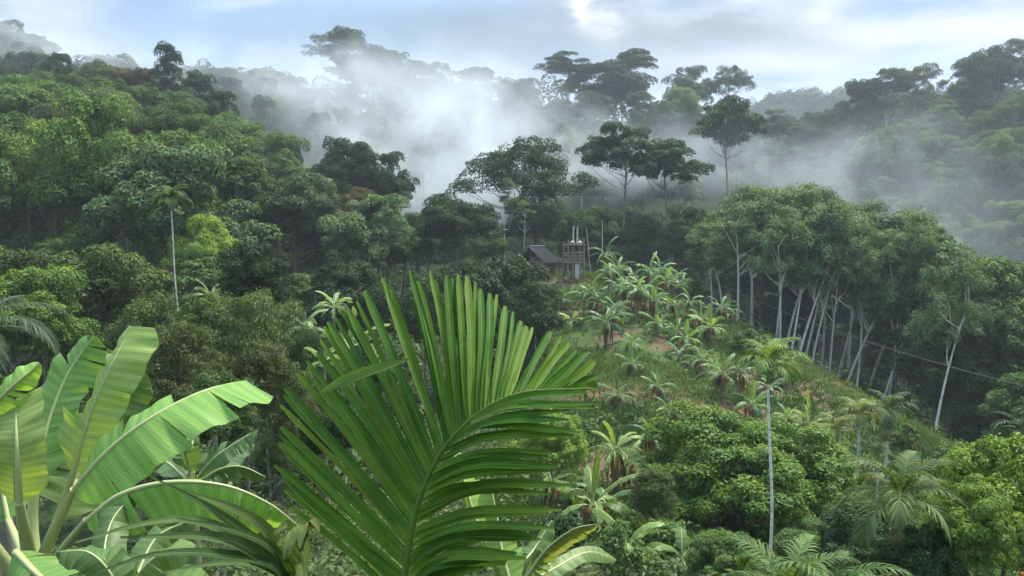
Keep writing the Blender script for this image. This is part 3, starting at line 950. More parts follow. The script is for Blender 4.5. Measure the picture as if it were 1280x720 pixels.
palm(1040, 775, 15, 'spread', 9, 2, 'second palm of frond tips at the bottom edge, nearer the spreading palm', .8, (.06, .14, .03), r0=.09, shaft=.4, a0=1.)
palm(-18, 420, 11.5, 'coco', 11, 4, 'coconut palm reaching in from the left photo edge with drooping grey green fronds', .36, (.06, .1, .05), name='coconut_palm', bark=(.16, .15, .11), r0=.12, shaft=.2, a0=.4)
palm(1275, 545, 40, 'spread', 9, 4, 'dim palm at the right edge above the orange fruit tree', .9, (.03, .07, .03), r0=.08, shaft=.4)


def banana_leaf(mb, rb, P, up, wl, wr, r, n=26, tears=.12, droop=(.25, .5), ripple=.02, tint=.5, midr=.02, tipcut=.0, t0=0., cols=4, cup=0.):
    """blade along midrib P (world or local points); wl/wr half widths left and right; up = wanted facing"""
    P = catmull(P, n + 1)
    T = nrm(np.gradient(P, axis=0))
    B = nrm(np.cross(T, np.asarray(up, float)))
    N = np.cross(B, T)
    t = np.linspace(0, 1, n + 1)
    prof = np.minimum(1, (t + .02) / .16) ** .6 * np.clip((1.0 + tipcut - t) / .2, 0.02, 1) ** .55
    Ln = np.linalg.norm(np.diff(P, axis=0), axis=1).sum()
    s = np.linspace(0, 1, cols)
    for sd, W in ((-1, wl), (1, wr)):
        d = r.uniform(*droop)
        ph = r.uniform(0, 6)
        for j in range(n):
            if j and r.random() < tears:
                d = np.clip(d + r.uniform(-.35, .55), -.1, 1.5)
                gap = r.uniform(.05, .5)
            else:
                gap = 0
            v, ac, al = [], [], []
            for jj, e in ((j, gap), (j + 1, 0)):
                dd = d + ripple * 4 * math.sin(t[jj] * 31 + ph)
                w = W * prof[jj]
                # strips sweep slightly toward the tip
                out = B[jj] * sd * (w * s * math.cos(dd))[:, None] - N[jj] * (w * (s ** 1.5 * math.sin(dd) - cup * s * (1 - s)))[:, None] + T[jj] * (w * s * .22 + e * s * Ln / n)[:, None]
                out = out + N[jj] * (ripple * Ln * .34 * (np.sin(t[jj] * 71 + ph) + .6 * np.sin(t[jj] * 43 + 2 * ph)) * s * (.6 + .4 * math.sin(t[jj] * 9 + ph)))[:, None]
                v.append(P[jj] + out)
                ac.append(s)
                al.append(np.full(cols, t[jj]))
            v = np.vstack(v)
            f = [[c, c + 1, cols + c + 1, cols + c] if sd > 0 else [c + 1, c, cols + c, cols + c + 1] for c in range(cols - 1)]
            mb.add(v, f, tint + .12 * math.sin(j * 1.7 + ph), np.concatenate(al), np.concatenate(ac))
    tube(rb, P - N * midr * .3, np.linspace(midr, midr * .25, n + 1), 6, .7)


def banana_proto(seed, H=2.0, nl=8, L=1.9, W=.3, tears=.2, young=False):
    r = np.random.default_rng(seed)
    st = MB()
    z = np.linspace(-.2, H, 8)
    tube(st, np.column_stack([.04 * np.sin(z), .03 * np.cos(z * 1.2), z]), np.linspace(.13, .065, 8) * (1 if not young else .7), 9)
    leaves = []
    for i in range(nl):
        a = i * 2.4 + r.normal(0, .2)
        u = i / (nl - 1)
        el = math.radians(84 - 62 * u ** .8 + r.normal(0, 8))
        bend = math.radians(62 + 72 * u ** .7 + r.normal(0, 16))
        ss = np.linspace(0, 1, 9)
        ang = el - bend * ss ** 1.3
        ln = L * r.uniform(.75, 1.05) * (1 - .15 * u)
        P = np.column_stack([np.cumsum(np.cos(ang)), np.zeros(9), np.cumsum(np.sin(ang))]) * ln / 9
        P = P - P[0]
        ca, sa = math.cos(a), math.sin(a)
        P = np.column_stack([P[:, 0] * ca, P[:, 0] * sa, P[:, 2] + H - .1])
        pe = catmull(P, 20)
        mb, rb = MB(), MB()
        up = np.array([-ca * .5, -sa * .5, 1.]) if u < .25 else np.array([-ca * .2, -sa * .2, 1.])
        banana_leaf(mb, rb, pe[4:], up, W * r.uniform(.85, 1.1), W * r.uniform(.85, 1.1), r, 18, tears if u > .12 else .08, (.15, .6), .015, np.clip(.5 + .25 * (1 - u) + r.normal(0, .08), 0, 1), .018, cols=3)
        tube(rb, pe[:5], np.linspace(.03, .02, 5), 6, .7)
        leaves.append((mb.mesh('banana_leaf', M_BANANA), rb.mesh('banana_midrib', M_STALK)))
    if not young:
        sk = MB()
        for k in range(7):
            a = r.uniform(0, 6.28)
            d = np.array([math.cos(a), math.sin(a), 0])
            p = np.array([0, 0, H * r.uniform(.75, 1)]) + d * .08
            strap(sk, [p, p + d * .22 + [0, 0, -.05], p + d * .3 + [0, 0, -.6 * H * r.uniform(.6, 1)]], .22, d + np.array([.2, .1, .2]), 6, .5, r.uniform(.2, .8), .4)
        st_skirt = sk.mesh('dry_skirt', M_FROND)
    else:
        st_skirt = None
    return st.mesh('banana_stem', M_BARK), leaves, st_skirt


BAN = [banana_proto(1, 2.0, 14, 2.3, .17, .42), banana_proto(2, 1.5, 12, 2.5, .19, .45), banana_proto(3, 2.2, 14, 2.2, .16, .5), banana_proto(4, .6, 7, 1.7, .17, .12, True), banana_proto(5, 1.4, 13, 2.3, .17, .42), banana_proto(6, .9, 10, 2.0, .18, .25)]
BH = [3.6, 3.3, 3.8, 2.0, 3.2, 2.3]


def banana(px, py, hpx, label, v, color=(.11, .22, .05), group='banana plants on the cleared slope', Y=None, bark=(.16, .12, .07)):
    p = hit(px, py) if Y is None else at(px, py, Y)
    if Y is not None:
        p[2] = tz(p[0], Y)
    s = hpx * p[1] / F / BH[v] * (1.12 if py < 440 else 1.32)
    rt = thing('banana_plant', label, 'banana plant', tuple(p), group, random.uniform(0, 6.28))
    rt.scale = (s, s, s)
    link('stem', BAN[v][0], rt, np.array(bark) * random.uniform(.8, 1.2))
    if BAN[v][2]:
        link('dry_leaf_skirt', BAN[v][2], rt, (.15, .095, .045))
    for bm_, rm in BAN[v][1]:
        lf = link('leaf', bm_, rt, np.array(color) * random.uniform(.8, 1.15))
        link('midrib', rm, lf, (.2, .3, .1))
    return rt


pale = (.09, .22, .07)
for px, py, h, v, lab, colr in [
        (757, 350, 50, 0, 'leafy banana plant right beside the timber tower', None), (772, 358, 44, 4, 'banana plant second right of the timber tower', None),
        (737, 400, 54, 0, 'banana plant with a dark dry skirt below the timber tower', None), (746, 400, 50, 4, 'banana plant leaning out right of the dry-skirted one', None),
        (757, 436, 66, 1, 'open banana plant with wide leaves in the middle of the slope, below the tower', None),
        (716, 412, 34, 3, 'little bright upright banana sprout left of the open banana plant', (.2, .32, .05)),
        (795, 402, 62, 2, 'tall pale banana plant in the middle of the hilltop grove', pale), (812, 372, 52, 0, 'pale banana plant at the top of the hilltop grove', pale),
        (832, 378, 50, 1, 'pale banana plant near the right end of the hilltop grove', pale), (852, 384, 44, 2, 'banana plant with a rusty dry leaf at the right end of the hilltop grove', None),
        (790, 372, 44, 4, 'banana plant behind the tall pale one on the hilltop', None), (770, 385, 44, 2, 'banana plant between dry-skirted and tall pale ones', None),
        (838, 400, 40, 4, 'banana plant under the right end of the hilltop grove', None), (846, 426, 34, 5, 'small banana plant on bare soil right of the grove', None),
        (822, 420, 38, 5, 'small banana plant with yellowing leaves left on bare soil', pale), (818, 398, 44, 1, 'middle-sized banana plant below the pale pair', None),
        (862, 372, 34, 4, 'last small banana plant on the crest beside the dark trees', None),
        (888, 428, 44, 5, 'banana plant on the grassy slope left of the rubber stems', (.15, .28, .06)), (901, 404, 40, 4, 'banana plant on the crest in front of the rubber grove', None),
        (908, 404, 34, 5, 'low banana plant close right of the crest one', None),
        (902, 498, 54, 4, 'dark banana plant midway down the slope', (.07, .14, .05)), (925, 502, 48, 2, 'dark banana plant right of its twin midway down the slope', (.07, .14, .05)),
        (1010, 556, 54, 5, 'bright banana plant between the tall palm and the slope palms', (.14, .25, .05)),
        (848, 452, 30, 3, 'tiny banana sprout in the grass under the hilltop grove', None), (790, 440, 30, 3, 'tiny banana sprout right of the open banana plant', None),
        (814, 574, 52, 1, 'grey green banana plant with wide leaves at the slope foot', (.08, .17, .07)), (838, 540, 44, 4, 'banana plant with leaves spread flat above the grey green one', (.08, .16, .05)),
        (768, 618, 78, 0, 'banana plant on a thick dry stump at the slope foot', (.11, .22, .05)), (786, 612, 60, 4, 'narrow banana plant right against the stump', (.11, .21, .05)),
        (742, 670, 84, 5, 'dense banana clump below the bright fruit tree', (.09, .19, .04)), (756, 655, 70, 3, 'upright banana sprout beside the dense clump', None),
        (785, 712, 84, 3, 'young banana plant with an orange-tipped leaf at the bottom', (.1, .21, .04)), (852, 722, 70, 3, 'young banana plant with upright leaves at the bottom under the fruit tree', (.08, .18, .04)),
        (772, 512, 36, 5, 'small banana plant above the red bare soil', (.07, .14, .05)), (690, 640, 70, 4, 'banana plant half hidden right of the big palm frond', (.09, .2, .04)),
        (784, 348, 46, 0, 'banana plant behind the second one at the tower', None), (800, 352, 48, 2, 'banana plant at the back of the hilltop between tower and pale plants', pale),
        (762, 372, 50, 2, 'banana plant in the thick of the grove in front of the tower row', None), (780, 394, 54, 0, 'pale banana plant left close to the tall pale one', pale),
        (806, 388, 50, 4, 'banana plant right close to the tall pale one', None), (826, 366, 46, 0, 'banana plant at the back right of the hilltop grove', pale), (842, 372, 44, 4, 'banana plant behind the one with the rusty leaf', None),
        (770, 412, 46, 1, 'low wide banana plant between the open one and the tall pale one', None),
        (862, 402, 40, 0, 'banana plant at the lower right of the hilltop grove by the path', pale), (876, 412, 34, 5, 'small banana plant between the grove and the slope banana', pale), (858, 440, 32, 5, 'small pale banana plant on the grass below the lone sprout', pale),
        (876, 470, 36, 4, 'banana plant in the grass above the dark pair', None), (940, 526, 40, 5, 'small banana plant left of the tall palm trunk', None), (985, 545, 40, 4, 'pale banana plant left of the bright one by the palms', pale),
        (700, 385, 34, 3, 'small pale banana between the dark hut bush and the slope', pale), (960, 500, 34, 5, 'small banana plant right behind the tall palm trunk', pale), (790, 470, 30, 5, 'small banana plant alone on the bare upper slope', None),
        (822, 500, 34, 5, 'small banana plant in the middle of the slope above the spread one', None),
        (640, 408, 44, 3, 'pale young banana between palm frond tips and dark bush', pale)]:
    banana(px, py, h, lab, v, colr or (.058, .17, .05))
for px, Y, h, v, lab, c in [(381, 48, 74, 3, 'pale upright banana plant left of the big frond tips', (.13, .24, .08)), (418, 50, 84, 2, 'large pale banana plant behind the left frond tips', (.14, .26, .09)),
                            (440, 44, 80, 5, 'bright young banana plant among the left frond tips', (.15, .27, .06)), (405, 40, 60, 3, 'low bright banana sprout behind the left frond leaflets', (.14, .27, .05)),
                            (265, 46, 64, 1, 'banana plant with arching pale leaves under the bright lime tree', (.13, .2, .09))]:
    p = at(px, 300, Y)
    pyb = {381: 430, 418: 432, 440: 462, 405: 470, 265: 400}[px]
    s = h * Y / F / BH[v]
    q = at(px, pyb, Y)
    rt = thing('banana_plant', lab, 'banana plant', (q[0], Y, q[2]), 'banana plants in the valley', random.uniform(0, 6))
    rt.scale = (s, s, s)
    gz = tz(q[0], Y)
    stm = MB()
    tube(stm, np.column_stack([np.zeros(6), np.zeros(6), np.linspace((gz - q[2]) / s - .2, BH[v] * .55, 6)]), np.linspace(.16, .07, 6), 9)
    link('stem', stm.mesh('tall_banana_stem', M_BARK), rt, (.14, .15, .07))
    for bm_, rm in BAN[v][1]:
        lf = link('leaf', bm_, rt, np.array(c) * random.uniform(.85, 1.15))
        link('midrib', rm, lf, (.22, .32, .12))


# ------------------------------------------------------------------ near bananas on the left (each leaf modelled from the photo)
def near_leaf(parent, pts, up, wl, wr, seed, color, tears=.06, droop=(.1, .3), petiole=None, label=None, tint=.55, mid=.028, tipcut=0., ripple=.014, cup=0.):
    o0 = np.array(parent.location)
    r = np.random.default_rng(seed)
    P = [at(*p) - o0 for p in pts]
    mb, rb = MB(), MB()
    banana_leaf(mb, rb, P, up, wl, wr, r, 64, tears * 1.1, droop, ripple, tint, mid, tipcut, cols=6, cup=cup)
    if petiole:
        Q = catmull([at(*p) - o0 for p in petiole] + [P[0]], 10)
        tube(rb, Q, np.linspace(mid * 1.9, mid * 1.0, 10), 8, .7)
    lf = link('leaf', mb.mesh('near_banana_leaf', M_BANANA), parent, color)
    if label:
        lf['label'] = label
    link('midrib', rb.mesh('near_banana_midrib', M_STALK), lf, (.26, .33, .12))


p0 = at(40, 760, 7.)
gz = tz(p0[0], p0[1])
big = thing('banana_plant', 'big bright banana plant in the left foreground with a long arching leaf', 'banana plant', (p0[0], p0[1], gz))
st = MB()
zt = np.linspace(-.2, at(40, 690, 7.)[2] - gz, 9)
tube(st, np.column_stack([.05 * np.sin(zt), zt * 0, zt]), np.linspace(.19, .12, 9), 14, .6)
link('stem', st.mesh('near_banana_stem', M_STALK), big, (.2, .26, .09))
g1, g2, g3 = (.16, .37, .06), (.12, .29, .055), (.19, .4, .06)
near_leaf(big, [(24, 628, 6.4), (22, 580, 6.35), (20, 540, 6.4), (20, 499, 6.6)], (0.1, -1, .15), .26, .23, 1, (.19, .31, .07), .0, (.0, .1), [(38, 700, 6.9), (30, 660, 6.6)], 'upright yellow green leaf lit from behind', tipcut=.16, mid=.035)
near_leaf(big, [(45, 600, 7.1), (57, 540, 7.3), (82, 472, 7.5), (116, 420, 7.6)], (-.25, -1, .45), .27, .33, 2, g2, .05, (.1, .3), [(42, 700, 7.0), (40, 650, 7.05)], mid=.034)
near_leaf(big, [(92, 590, 6.9), (112, 520, 6.95), (138, 458, 7.0), (165, 408, 7.2)], (-.3, -1, .25), .36, .3, 3, (.21, .36, .08), .02, (.15, .35), [(52, 700, 6.95), (72, 650, 6.9)], 'smooth pale leaf with a folded square top', tipcut=.1)
near_leaf(big, [(95, 600, 7.6), (125, 545, 7.8), (150, 500, 8.0), (176, 462, 8.1)], (.3, -1, .5), .2, .26, 4, (.08, .17, .045), .1, (.2, .5), [(52, 700, 7.05), (72, 650, 7.3)])
near_leaf(big, [(92, 612, 6.5), (130, 568, 6.4), (178, 529, 6.4), (236, 496, 6.6), (280, 481, 6.8), (308, 476, 6.95)], (-.25, -.75, .75), .2, .42, 5, g1, .05, (.15, .35), [(48, 705, 6.9), (66, 668, 6.7)], 'long arching leaf with a cut end', tipcut=.14, mid=.03, ripple=.012)
near_leaf(big, [(108, 650, 6.2), (150, 618, 6.1), (210, 602, 6.1), (280, 606, 6.2), (335, 628, 6.3), (372, 656, 6.35)], (-.1, -.5, .9), .16, .36, 6, g1, .09, (.35, .7), [(60, 715, 6.8), (80, 685, 6.5)], 'lower arching leaf with a drooping side', mid=.027)
near_leaf(big, [(-30, 540, 6.6), (-6, 505, 6.5), (20, 478, 6.5), (49, 454, 6.6)], (.2, -.9, .5), .15, .17, 7, g3, .04, (.1, .3), [(20, 720, 6.9), (-30, 640, 6.7)])
near_leaf(big, [(20, 690, 5.9), (50, 720, 5.6), (90, 745, 5.4), (130, 790, 5.3)], (0, -.5, 1), .22, .22, 8, g2, .1, (.3, .6), [(36, 715, 6.6)])
near_leaf(big, [(70, 650, 7.8), (95, 600, 8.1), (100, 560, 8.3), (90, 520, 8.5)], (0, -1, .3), .33, .33, 9, (.09, .18, .04), .1, (.1, .4), [(50, 705, 7.1)])
near_leaf(big, [(10, 650, 7.4), (0, 600, 7.6), (-8, 570, 7.7), (-20, 540, 7.9)], (.2, -1, .3), .3, .3, 10, g2, .05, (.1, .3), [(36, 710, 7.0)])

p0 = at(238, 720, 10.5)
gz = tz(p0[0], p0[1])
sec = thing('banana_plant', 'smaller banana plant right behind the long arching banana leaf', 'banana plant', (p0[0], p0[1], gz))
st = MB()
zt = np.linspace(-.2, at(238, 600, 10.5)[2] - gz, 9)
tube(st, np.column_stack([.05 * np.sin(zt), zt * 0, zt]), np.linspace(.17, .08, 9), 12, .6)
link('stem', st.mesh('second_banana_stem', M_STALK), sec, (.14, .18, .07))
for q, (pts, up, wl, wr) in enumerate([
        ([(238, 590, 10.4), (228, 560, 10.3), (215, 545, 10.1), (196, 560, 9.9), (188, 590, 9.8)], (-.3, -.6, .8), .22, .22),
        ([(242, 590, 10.5), (240, 560, 10.6), (243, 535, 10.8), (248, 512, 11)], (.3, -1, .2), .26, .24),
        ([(248, 595, 10.3), (268, 572, 10.2), (292, 555, 10.2), (320, 538, 10.2)], (-.2, -.8, .7), .18, .2),
        ([(252, 600, 10.2), (275, 586, 10.0), (302, 583, 9.9), (333, 596, 9.9)], (0, -.5, .9), .16, .2),
        ([(240, 600, 10.2), (245, 612, 9.8), (262, 625, 9.5), (285, 650, 9.4)], (0, -.6, .8), .2, .2),
        ([(230, 596, 10.7), (205, 575, 10.9), (180, 570, 11), (150, 585, 11)], (.1, -.5, .9), .2, .22),
        ([(250, 600, 10.6), (285, 575, 11), (300, 560, 11.2), (318, 556, 11.3)], (-.1, -.7, .8), .2, .2)]):
    near_leaf(sec, pts, up, wl, wr, 30 + q, (.085, .18, .06), .14, (.2, .5), [(238, 640, 10.5)], mid=.022)

# extra broad leaves low in the foreground
p0 = at(640, 760, 5.2)
low = thing('banana_plant', 'young banana plant low behind the big palm frond at the bottom centre', 'banana plant', (p0[0], p0[1], tz(p0[0], p0[1])))
st = MB()
zt = np.linspace(-.2, at(640, 735, 5.2)[2] - tz(p0[0], p0[1]), 7)
tube(st, np.column_stack([zt * 0, zt * 0, zt]), np.linspace(.13, .07, 7), 12, .6)
link('stem', st.mesh('low_banana_stem', M_STALK), low, (.16, .22, .08))
for q, (pts, up, wl, wr, c) in enumerate([
        ([(640, 735, 5.2), (628, 690, 5.3), (622, 650, 5.4), (612, 600, 5.5)], (.1, -1, .3), .14, .14, (.15, .3, .05)),
        ([(650, 735, 5.2), (680, 690, 5.0), (715, 662, 4.8), (745, 655, 4.7)], (-.2, -.7, .8), .07, .1, (.15, .22, .06)),
        ([(645, 738, 5.2), (690, 712, 5.3), (735, 690, 5.5), (770, 700, 5.6)], (0, -.5, .9), .06, .07, (.13, .24, .06)),
        ([(630, 735, 5.2), (650, 705, 5.6), (665, 690, 5.9), (690, 650, 6.1)], (0, -.9, .5), .12, .13, (.1, .2, .05)),
        ([(640, 738, 5.2), (600, 660, 5.5), (580, 600, 5.7), (565, 560, 5.9)], (.2, -.9, .5), .15, .15, (.17, .33, .05))]):
    near_leaf(low, pts, up, wl, wr, 60 + q, c, .08, (.2, .5), None, mid=.014)
p0 = at(150, 790, 5.2)
low2 = thing('banana_plant', 'banana plant at the bottom left corner showing only leaf tips', 'banana plant', (p0[0], p0[1], tz(p0[0], p0[1])))
st = MB()
zt = np.linspace(-.2, at(150, 760, 5.2)[2] - tz(p0[0], p0[1]), 7)
tube(st, np.column_stack([zt * 0, zt * 0, zt]), np.linspace(.13, .07, 7), 12, .6)
link('stem', st.mesh('corner_banana_stem', M_STALK), low2, (.16, .22, .08))
for q, (pts, up, wl, wr, c) in enumerate([
        ([(150, 760, 5.2), (140, 720, 5.2), (110, 690, 5.2), (70, 690, 5.2)], (0, -.6, .8), .13, .15, (.09, .19, .05)),
        ([(155, 760, 5.2), (175, 715, 5.1), (205, 690, 5.1), (240, 690, 5.0)], (0, -.6, .8), .13, .13, (.12, .23, .05)),
        ([(150, 760, 5.2), (170, 720, 5.5), (195, 672, 5.8), (235, 650, 6.0)], (0, -.8, .6), .14, .15, (.09, .19, .05)),
        ([(150, 762, 5.2), (190, 745, 4.9), (225, 728, 4.8), (262, 735, 4.7)], (0, -.5, .9), .12, .12, (.14, .27, .05)),
        ([(145, 760, 5.2), (130, 700, 5.6), (140, 650, 5.9), (170, 615, 6.2)], (0, -.9, .4), .15, .15, (.075, .16, .045))]):
    near_leaf(low2, pts, up, wl, wr, 80 + q, c, .1, (.2, .5), None, mid=.014)

# ------------------------------------------------------------------ the big palm frond in the foreground
b0 = at(500, 800, 3.0)
gz = tz(b0[0], 3.0)
fp = thing('areca_palm', 'young palm in the centre foreground with one huge upright dark green frond', 'palm', (b0[0], 3.0, gz))
O = np.array([b0[0], 3.0, gz])
st = MB()
zt = np.linspace(-.1, at(500, 790, 3.)[2] - gz, 8)
tube(st, np.column_stack([zt * 0, zt * 0, zt]), np.linspace(.09, .06, 8), 12, .5)
link('trunk', st.mesh('foreground_palm_trunk', M_STALK), fp, (.1, .17, .05))
RACH = [(498, 800, 3.0), (506, 720, 3.0), (520, 640, 3.0), (548, 572, 2.98), (592, 522, 2.93), (650, 492, 2.85), (738, 486, 2.75)]
RP = catmull([at(*p) for p in RACH], 60)
r = np.random.default_rng(9)


def rach(u):
    k = u * 59
    i = int(min(k, 58))
    return RP[i] * (1 - (k - i)) + RP[i + 1] * (k - i)


main = MB()
TIPS = [(366, 628, 3.3), (354, 598, 3.3), (348, 570, 3.32), (350, 535, 3.34), (352, 505, 3.36), (368, 470, 3.38), (385, 447, 3.4), (398, 428, 3.4), (410, 402, 3.42), (441, 376, 3.42), (470, 352, 3.43), (497, 339, 3.43), (520, 342, 3.43), (543, 345, 3.42), (566, 347, 3.42),
        (598, 353, 3.4), (609, 366, 3.38), (640, 384, 3.36), (657, 402, 3.32), (684, 416, 3.25), (716, 430, 3.15), (734, 447, 3.05), (741, 462, 2.98), (744, 474, 2.9), (742, 490, 2.8)]
TT = catmull([at(*p) for p in TIPS], 200)
NL = 66
for i in range(NL):
    u = i / (NL - 1)
    b = rach(.11 + .87 * u ** .95)
    k = u * 199
    tip = TT[int(min(k, 199))] + r.normal(0, .012, 3)
    ax = tip - b
    ln = np.linalg.norm(ax)
    if r.random() < .2:
        ax = ax * r.uniform(.86, 1.) + r.normal(0, .03, 3)
        tip = b + ax
    midp = b + ax * .55 + np.array([.02 * (1 - u), -.03, .012]) * ln + r.normal(0, .006, 3)
    strap(main, [b, midp, tip], (.027 + .007 * math.sin(i * 2.1)) * (1 if u < .8 else .85), np.array([.15, -1, .25]), 10, .62 * (1 if i % 2 else .7), np.clip(.48 + .24 * math.sin(i * 1.3) + r.normal(0, .06), 0, 1), .42, .45, 9)
# the other side: leaflets hanging to the right
RT = [(590, 700, 2.85), (655, 690, 2.8), (688, 655, 2.76), (697, 628, 2.74), (694, 598, 2.72), (690, 566, 2.7), (702, 545, 2.7), (712, 525, 2.68), (735, 510, 2.66), (748, 500, 2.68), (742, 492, 2.72)]
RTT = catmull([at(*p) for p in RT], 200)
NR = 34
for i in range(NR):
    u = i / (NR - 1)
    b = rach(.03 + .66 * u ** 1.15)
    tip = RTT[int(u * 199)] + r.normal(0, .03, 3)
    ax = tip - b
    ln = np.linalg.norm(ax)
    midp = b + ax * .5 + np.array([-.06, -.06, .15 * (1 - .6 * u)]) * ln + r.normal(0, .012, 3)
    strap(main, [b, midp, tip], (.034 + .008 * math.sin(i * 1.9)) * (1 if u < .7 else .8), np.array([-.25, -.75, .75]), 10, .4, np.clip(.42 + r.normal(0, .14), 0, 1), .2, .45, 5)
tube(main, RP, np.linspace(.017, .004, 60), 8, .55)
main.v = [v - O for v in main.v]
m_o = link('frond', main.mesh('big_frond', M_PALM), fp, (.05, .15, .005))
m_o['label'] = 'huge fan of long upright leaflets'
# a stray broken leaflet across the fan
sl = MB()
strap(sl, [at(402, 490, 2.98) - O, at(450, 468, 2.95) - O, at(512, 449, 2.95) - O], .04, np.array([0, -1, .5]), 9, .4, .7, .2, .3)
link('stray_leaflet', sl.mesh('stray_leaflet', M_PALM), fp, (.055, .15, .025))


def near_frond(parent, rachis, n, tipfun, w, color, seed, nface=(0, -.8, .6), tint=.5, label=None):
    r = np.random.default_rng(seed)
    o0 = np.array(parent.location)
    P = catmull([at(*p) for p in rachis], 40)
    mb = MB()
    tube(mb, P, np.linspace(.014, .004, 40), 7, .55)
    T, B, N = frames(P, (0, -.6, .8))
    for i in range(n):
        u = i / (n - 1)
        k = int(4 + u * 35)
        for sd in (-1, 1):
            d, ln, sag = tipfun(u, sd, T[k], B[k], N[k], r)
            e = P[k] + d * ln
            strap(mb, [P[k], P[k] + d * ln * .5 + np.array([0, 0, sag * ln * .12]), e + np.array([0, 0, -sag * ln * .5])], w * r.uniform(.75, 1.15), np.asarray(nface, float), 8, .35, np.clip(tint + r.normal(0, .14), 0, 1), .1, .45)
    mb.v = [v - o0 for v in mb.v]
    lf = link('frond', mb.mesh('near_frond', M_PALM), parent, color)
    if label:
        lf['label'] = label


def tipf(a0, a1, l0, l1, sag, vee=.3):
    def f(u, sd, t, b, n, r):
        a = math.radians(a0 + (a1 - a0) * u + r.normal(0, 4))
        d = nrm(t * math.cos(a) + b * sd * math.sin(a) * math.cos(vee) + n * math.sin(a) * math.sin(vee))
        return d, (l0 + (l1 - l0) * u) * r.uniform(.85, 1.1), sag
    return f


# a second young palm: dark straps crossing the banana leaves
b1 = at(372, 790, 3.6)
yp = thing('areca_palm', 'young palm left of the huge frond with dark straps crossing the banana leaves', 'palm', (b1[0], 3.6, tz(b1[0], 3.6)))
st = MB()
zt = np.linspace(-.1, at(372, 740, 3.6)[2] - tz(b1[0], 3.6), 8)
tube(st, np.column_stack([zt * 0, zt * 0, zt]), np.linspace(.07, .045, 8), 12, .5)
link('trunk', st.mesh('young_palm_trunk', M_STALK), yp, (.1, .17, .05))
def ribbon_frond(parent, strips, color, seed, w=.05):
    r = np.random.default_rng(seed)
    mb = MB()
    o0 = np.array(parent.location)
    for q in strips:
        P = [at(*p) - o0 for p in q]
        for k in range(1):
            off = r.normal(0, .018, 3) * k
            strap(mb, [P[0]] + [p + off * (1 + i_) for i_, p in enumerate(P[1:])], w * r.uniform(.8, 1.1), np.array([0, -.7, .7]), 16, .4, np.clip(.45 + r.normal(0, .15), 0, 1), .12, .4, 2.2)
    link('frond', mb.mesh('ribbon_frond', M_PALM), parent, color)


ribbon_frond(yp, [[(372, 740, 3.6), (335, 690, 3.5), (270, 640, 3.35), (186, 594, 3.25)], [(372, 740, 3.6), (345, 676, 3.5), (300, 640, 3.4), (225, 612, 3.3)]], (.05, .1, .028), 15)
ribbon_frond(yp, [[(372, 740, 3.6), (330, 690, 3.45), (250, 652, 3.3), (180, 655, 3.15), (96, 678, 3.0)], [(372, 740, 3.6), (345, 690, 3.45), (295, 664, 3.3), (220, 648, 3.2)], [(372, 740, 3.6), (330, 700, 3.4), (270, 672, 3.25), (150, 672, 3.1)]], (.05, .105, .03), 16)
ribbon_frond(yp, [[(372, 740, 3.6), (335, 705, 3.4), (260, 692, 3.2), (190, 694, 3.05), (120, 716, 2.95)], [(372, 740, 3.6), (335, 712, 3.4), (280, 704, 3.2), (200, 716, 3.05)]], (.06, .12, .032), 17)
near_frond(yp, [(372, 740, 3.6), (376, 700, 3.5), (378, 680, 3.45), (384, 668, 3.3)], 9, tipf(50, 20, .26, .2, .9, .5), .045, (.1, .16, .04), 18, tint=.6, label='short striped yellow green frond')


# ------------------------------------------------------------------ hut, tower, shed and cable
M_ROOF = plain_material('dark_roof_sheet', (.022, .023, .025), 1., .3, 3.)
M_WOOD = plain_material('weathered_timber', (.17, .135, .1), .85, .4, 5.)
M_GREY = plain_material('grey_timber', (.2, .17, .15), .85, .4, 5.)
M_WHITE = plain_material('chalky_white', (.36, .35, .32), .8, .3, 4.)
M_TIN = plain_material('grey_tin_sheet', (.1, .105, .12), .8, .3, 2.)
M_EARTH = plain_material('dry_thatch', (.16, .12, .07), .9, .4, 6.)


def rod(mb, a, b, r, s=6):
    tube(mb, np.linspace(np.asarray(a, float), np.asarray(b, float), 3), r, s)


def gable_roof(mb, w, d, zr, ze, th=.07, corr=0):
    """ridge along local y; w width, d depth"""
    n = 25 if corr else 2
    ys = np.linspace(-d / 2, d / 2, n)
    for sd in (-1, 1):
        wv = corr * np.abs(np.sin(np.arange(n) * 1.57)) if corr else np.zeros(n)
        top = np.array([[[0, y, zr + a], [sd * w / 2, y, ze + a]] for y, a in zip(ys, wv)]).reshape(-1, 3)
        bot = top - [0, 0, th]
        m = 2 * n
        f = [[2 * i, 2 * i + 1, 2 * i + 3, 2 * i + 2] for i in range(n - 1)] + [[m + 2 * i + 1, m + 2 * i, m + 2 * i + 2, m + 2 * i + 3] for i in range(n - 1)]
        f += [[0, m, m + 1, 1], [2 * n - 2, 2 * n - 1, m + 2 * n - 1, m + 2 * n - 2]]
        f += [[2 * i + 1, m + 2 * i + 1, m + 2 * i + 3, 2 * i + 3] for i in range(n - 1)]
        mb.add(np.vstack([top, bot]), f)


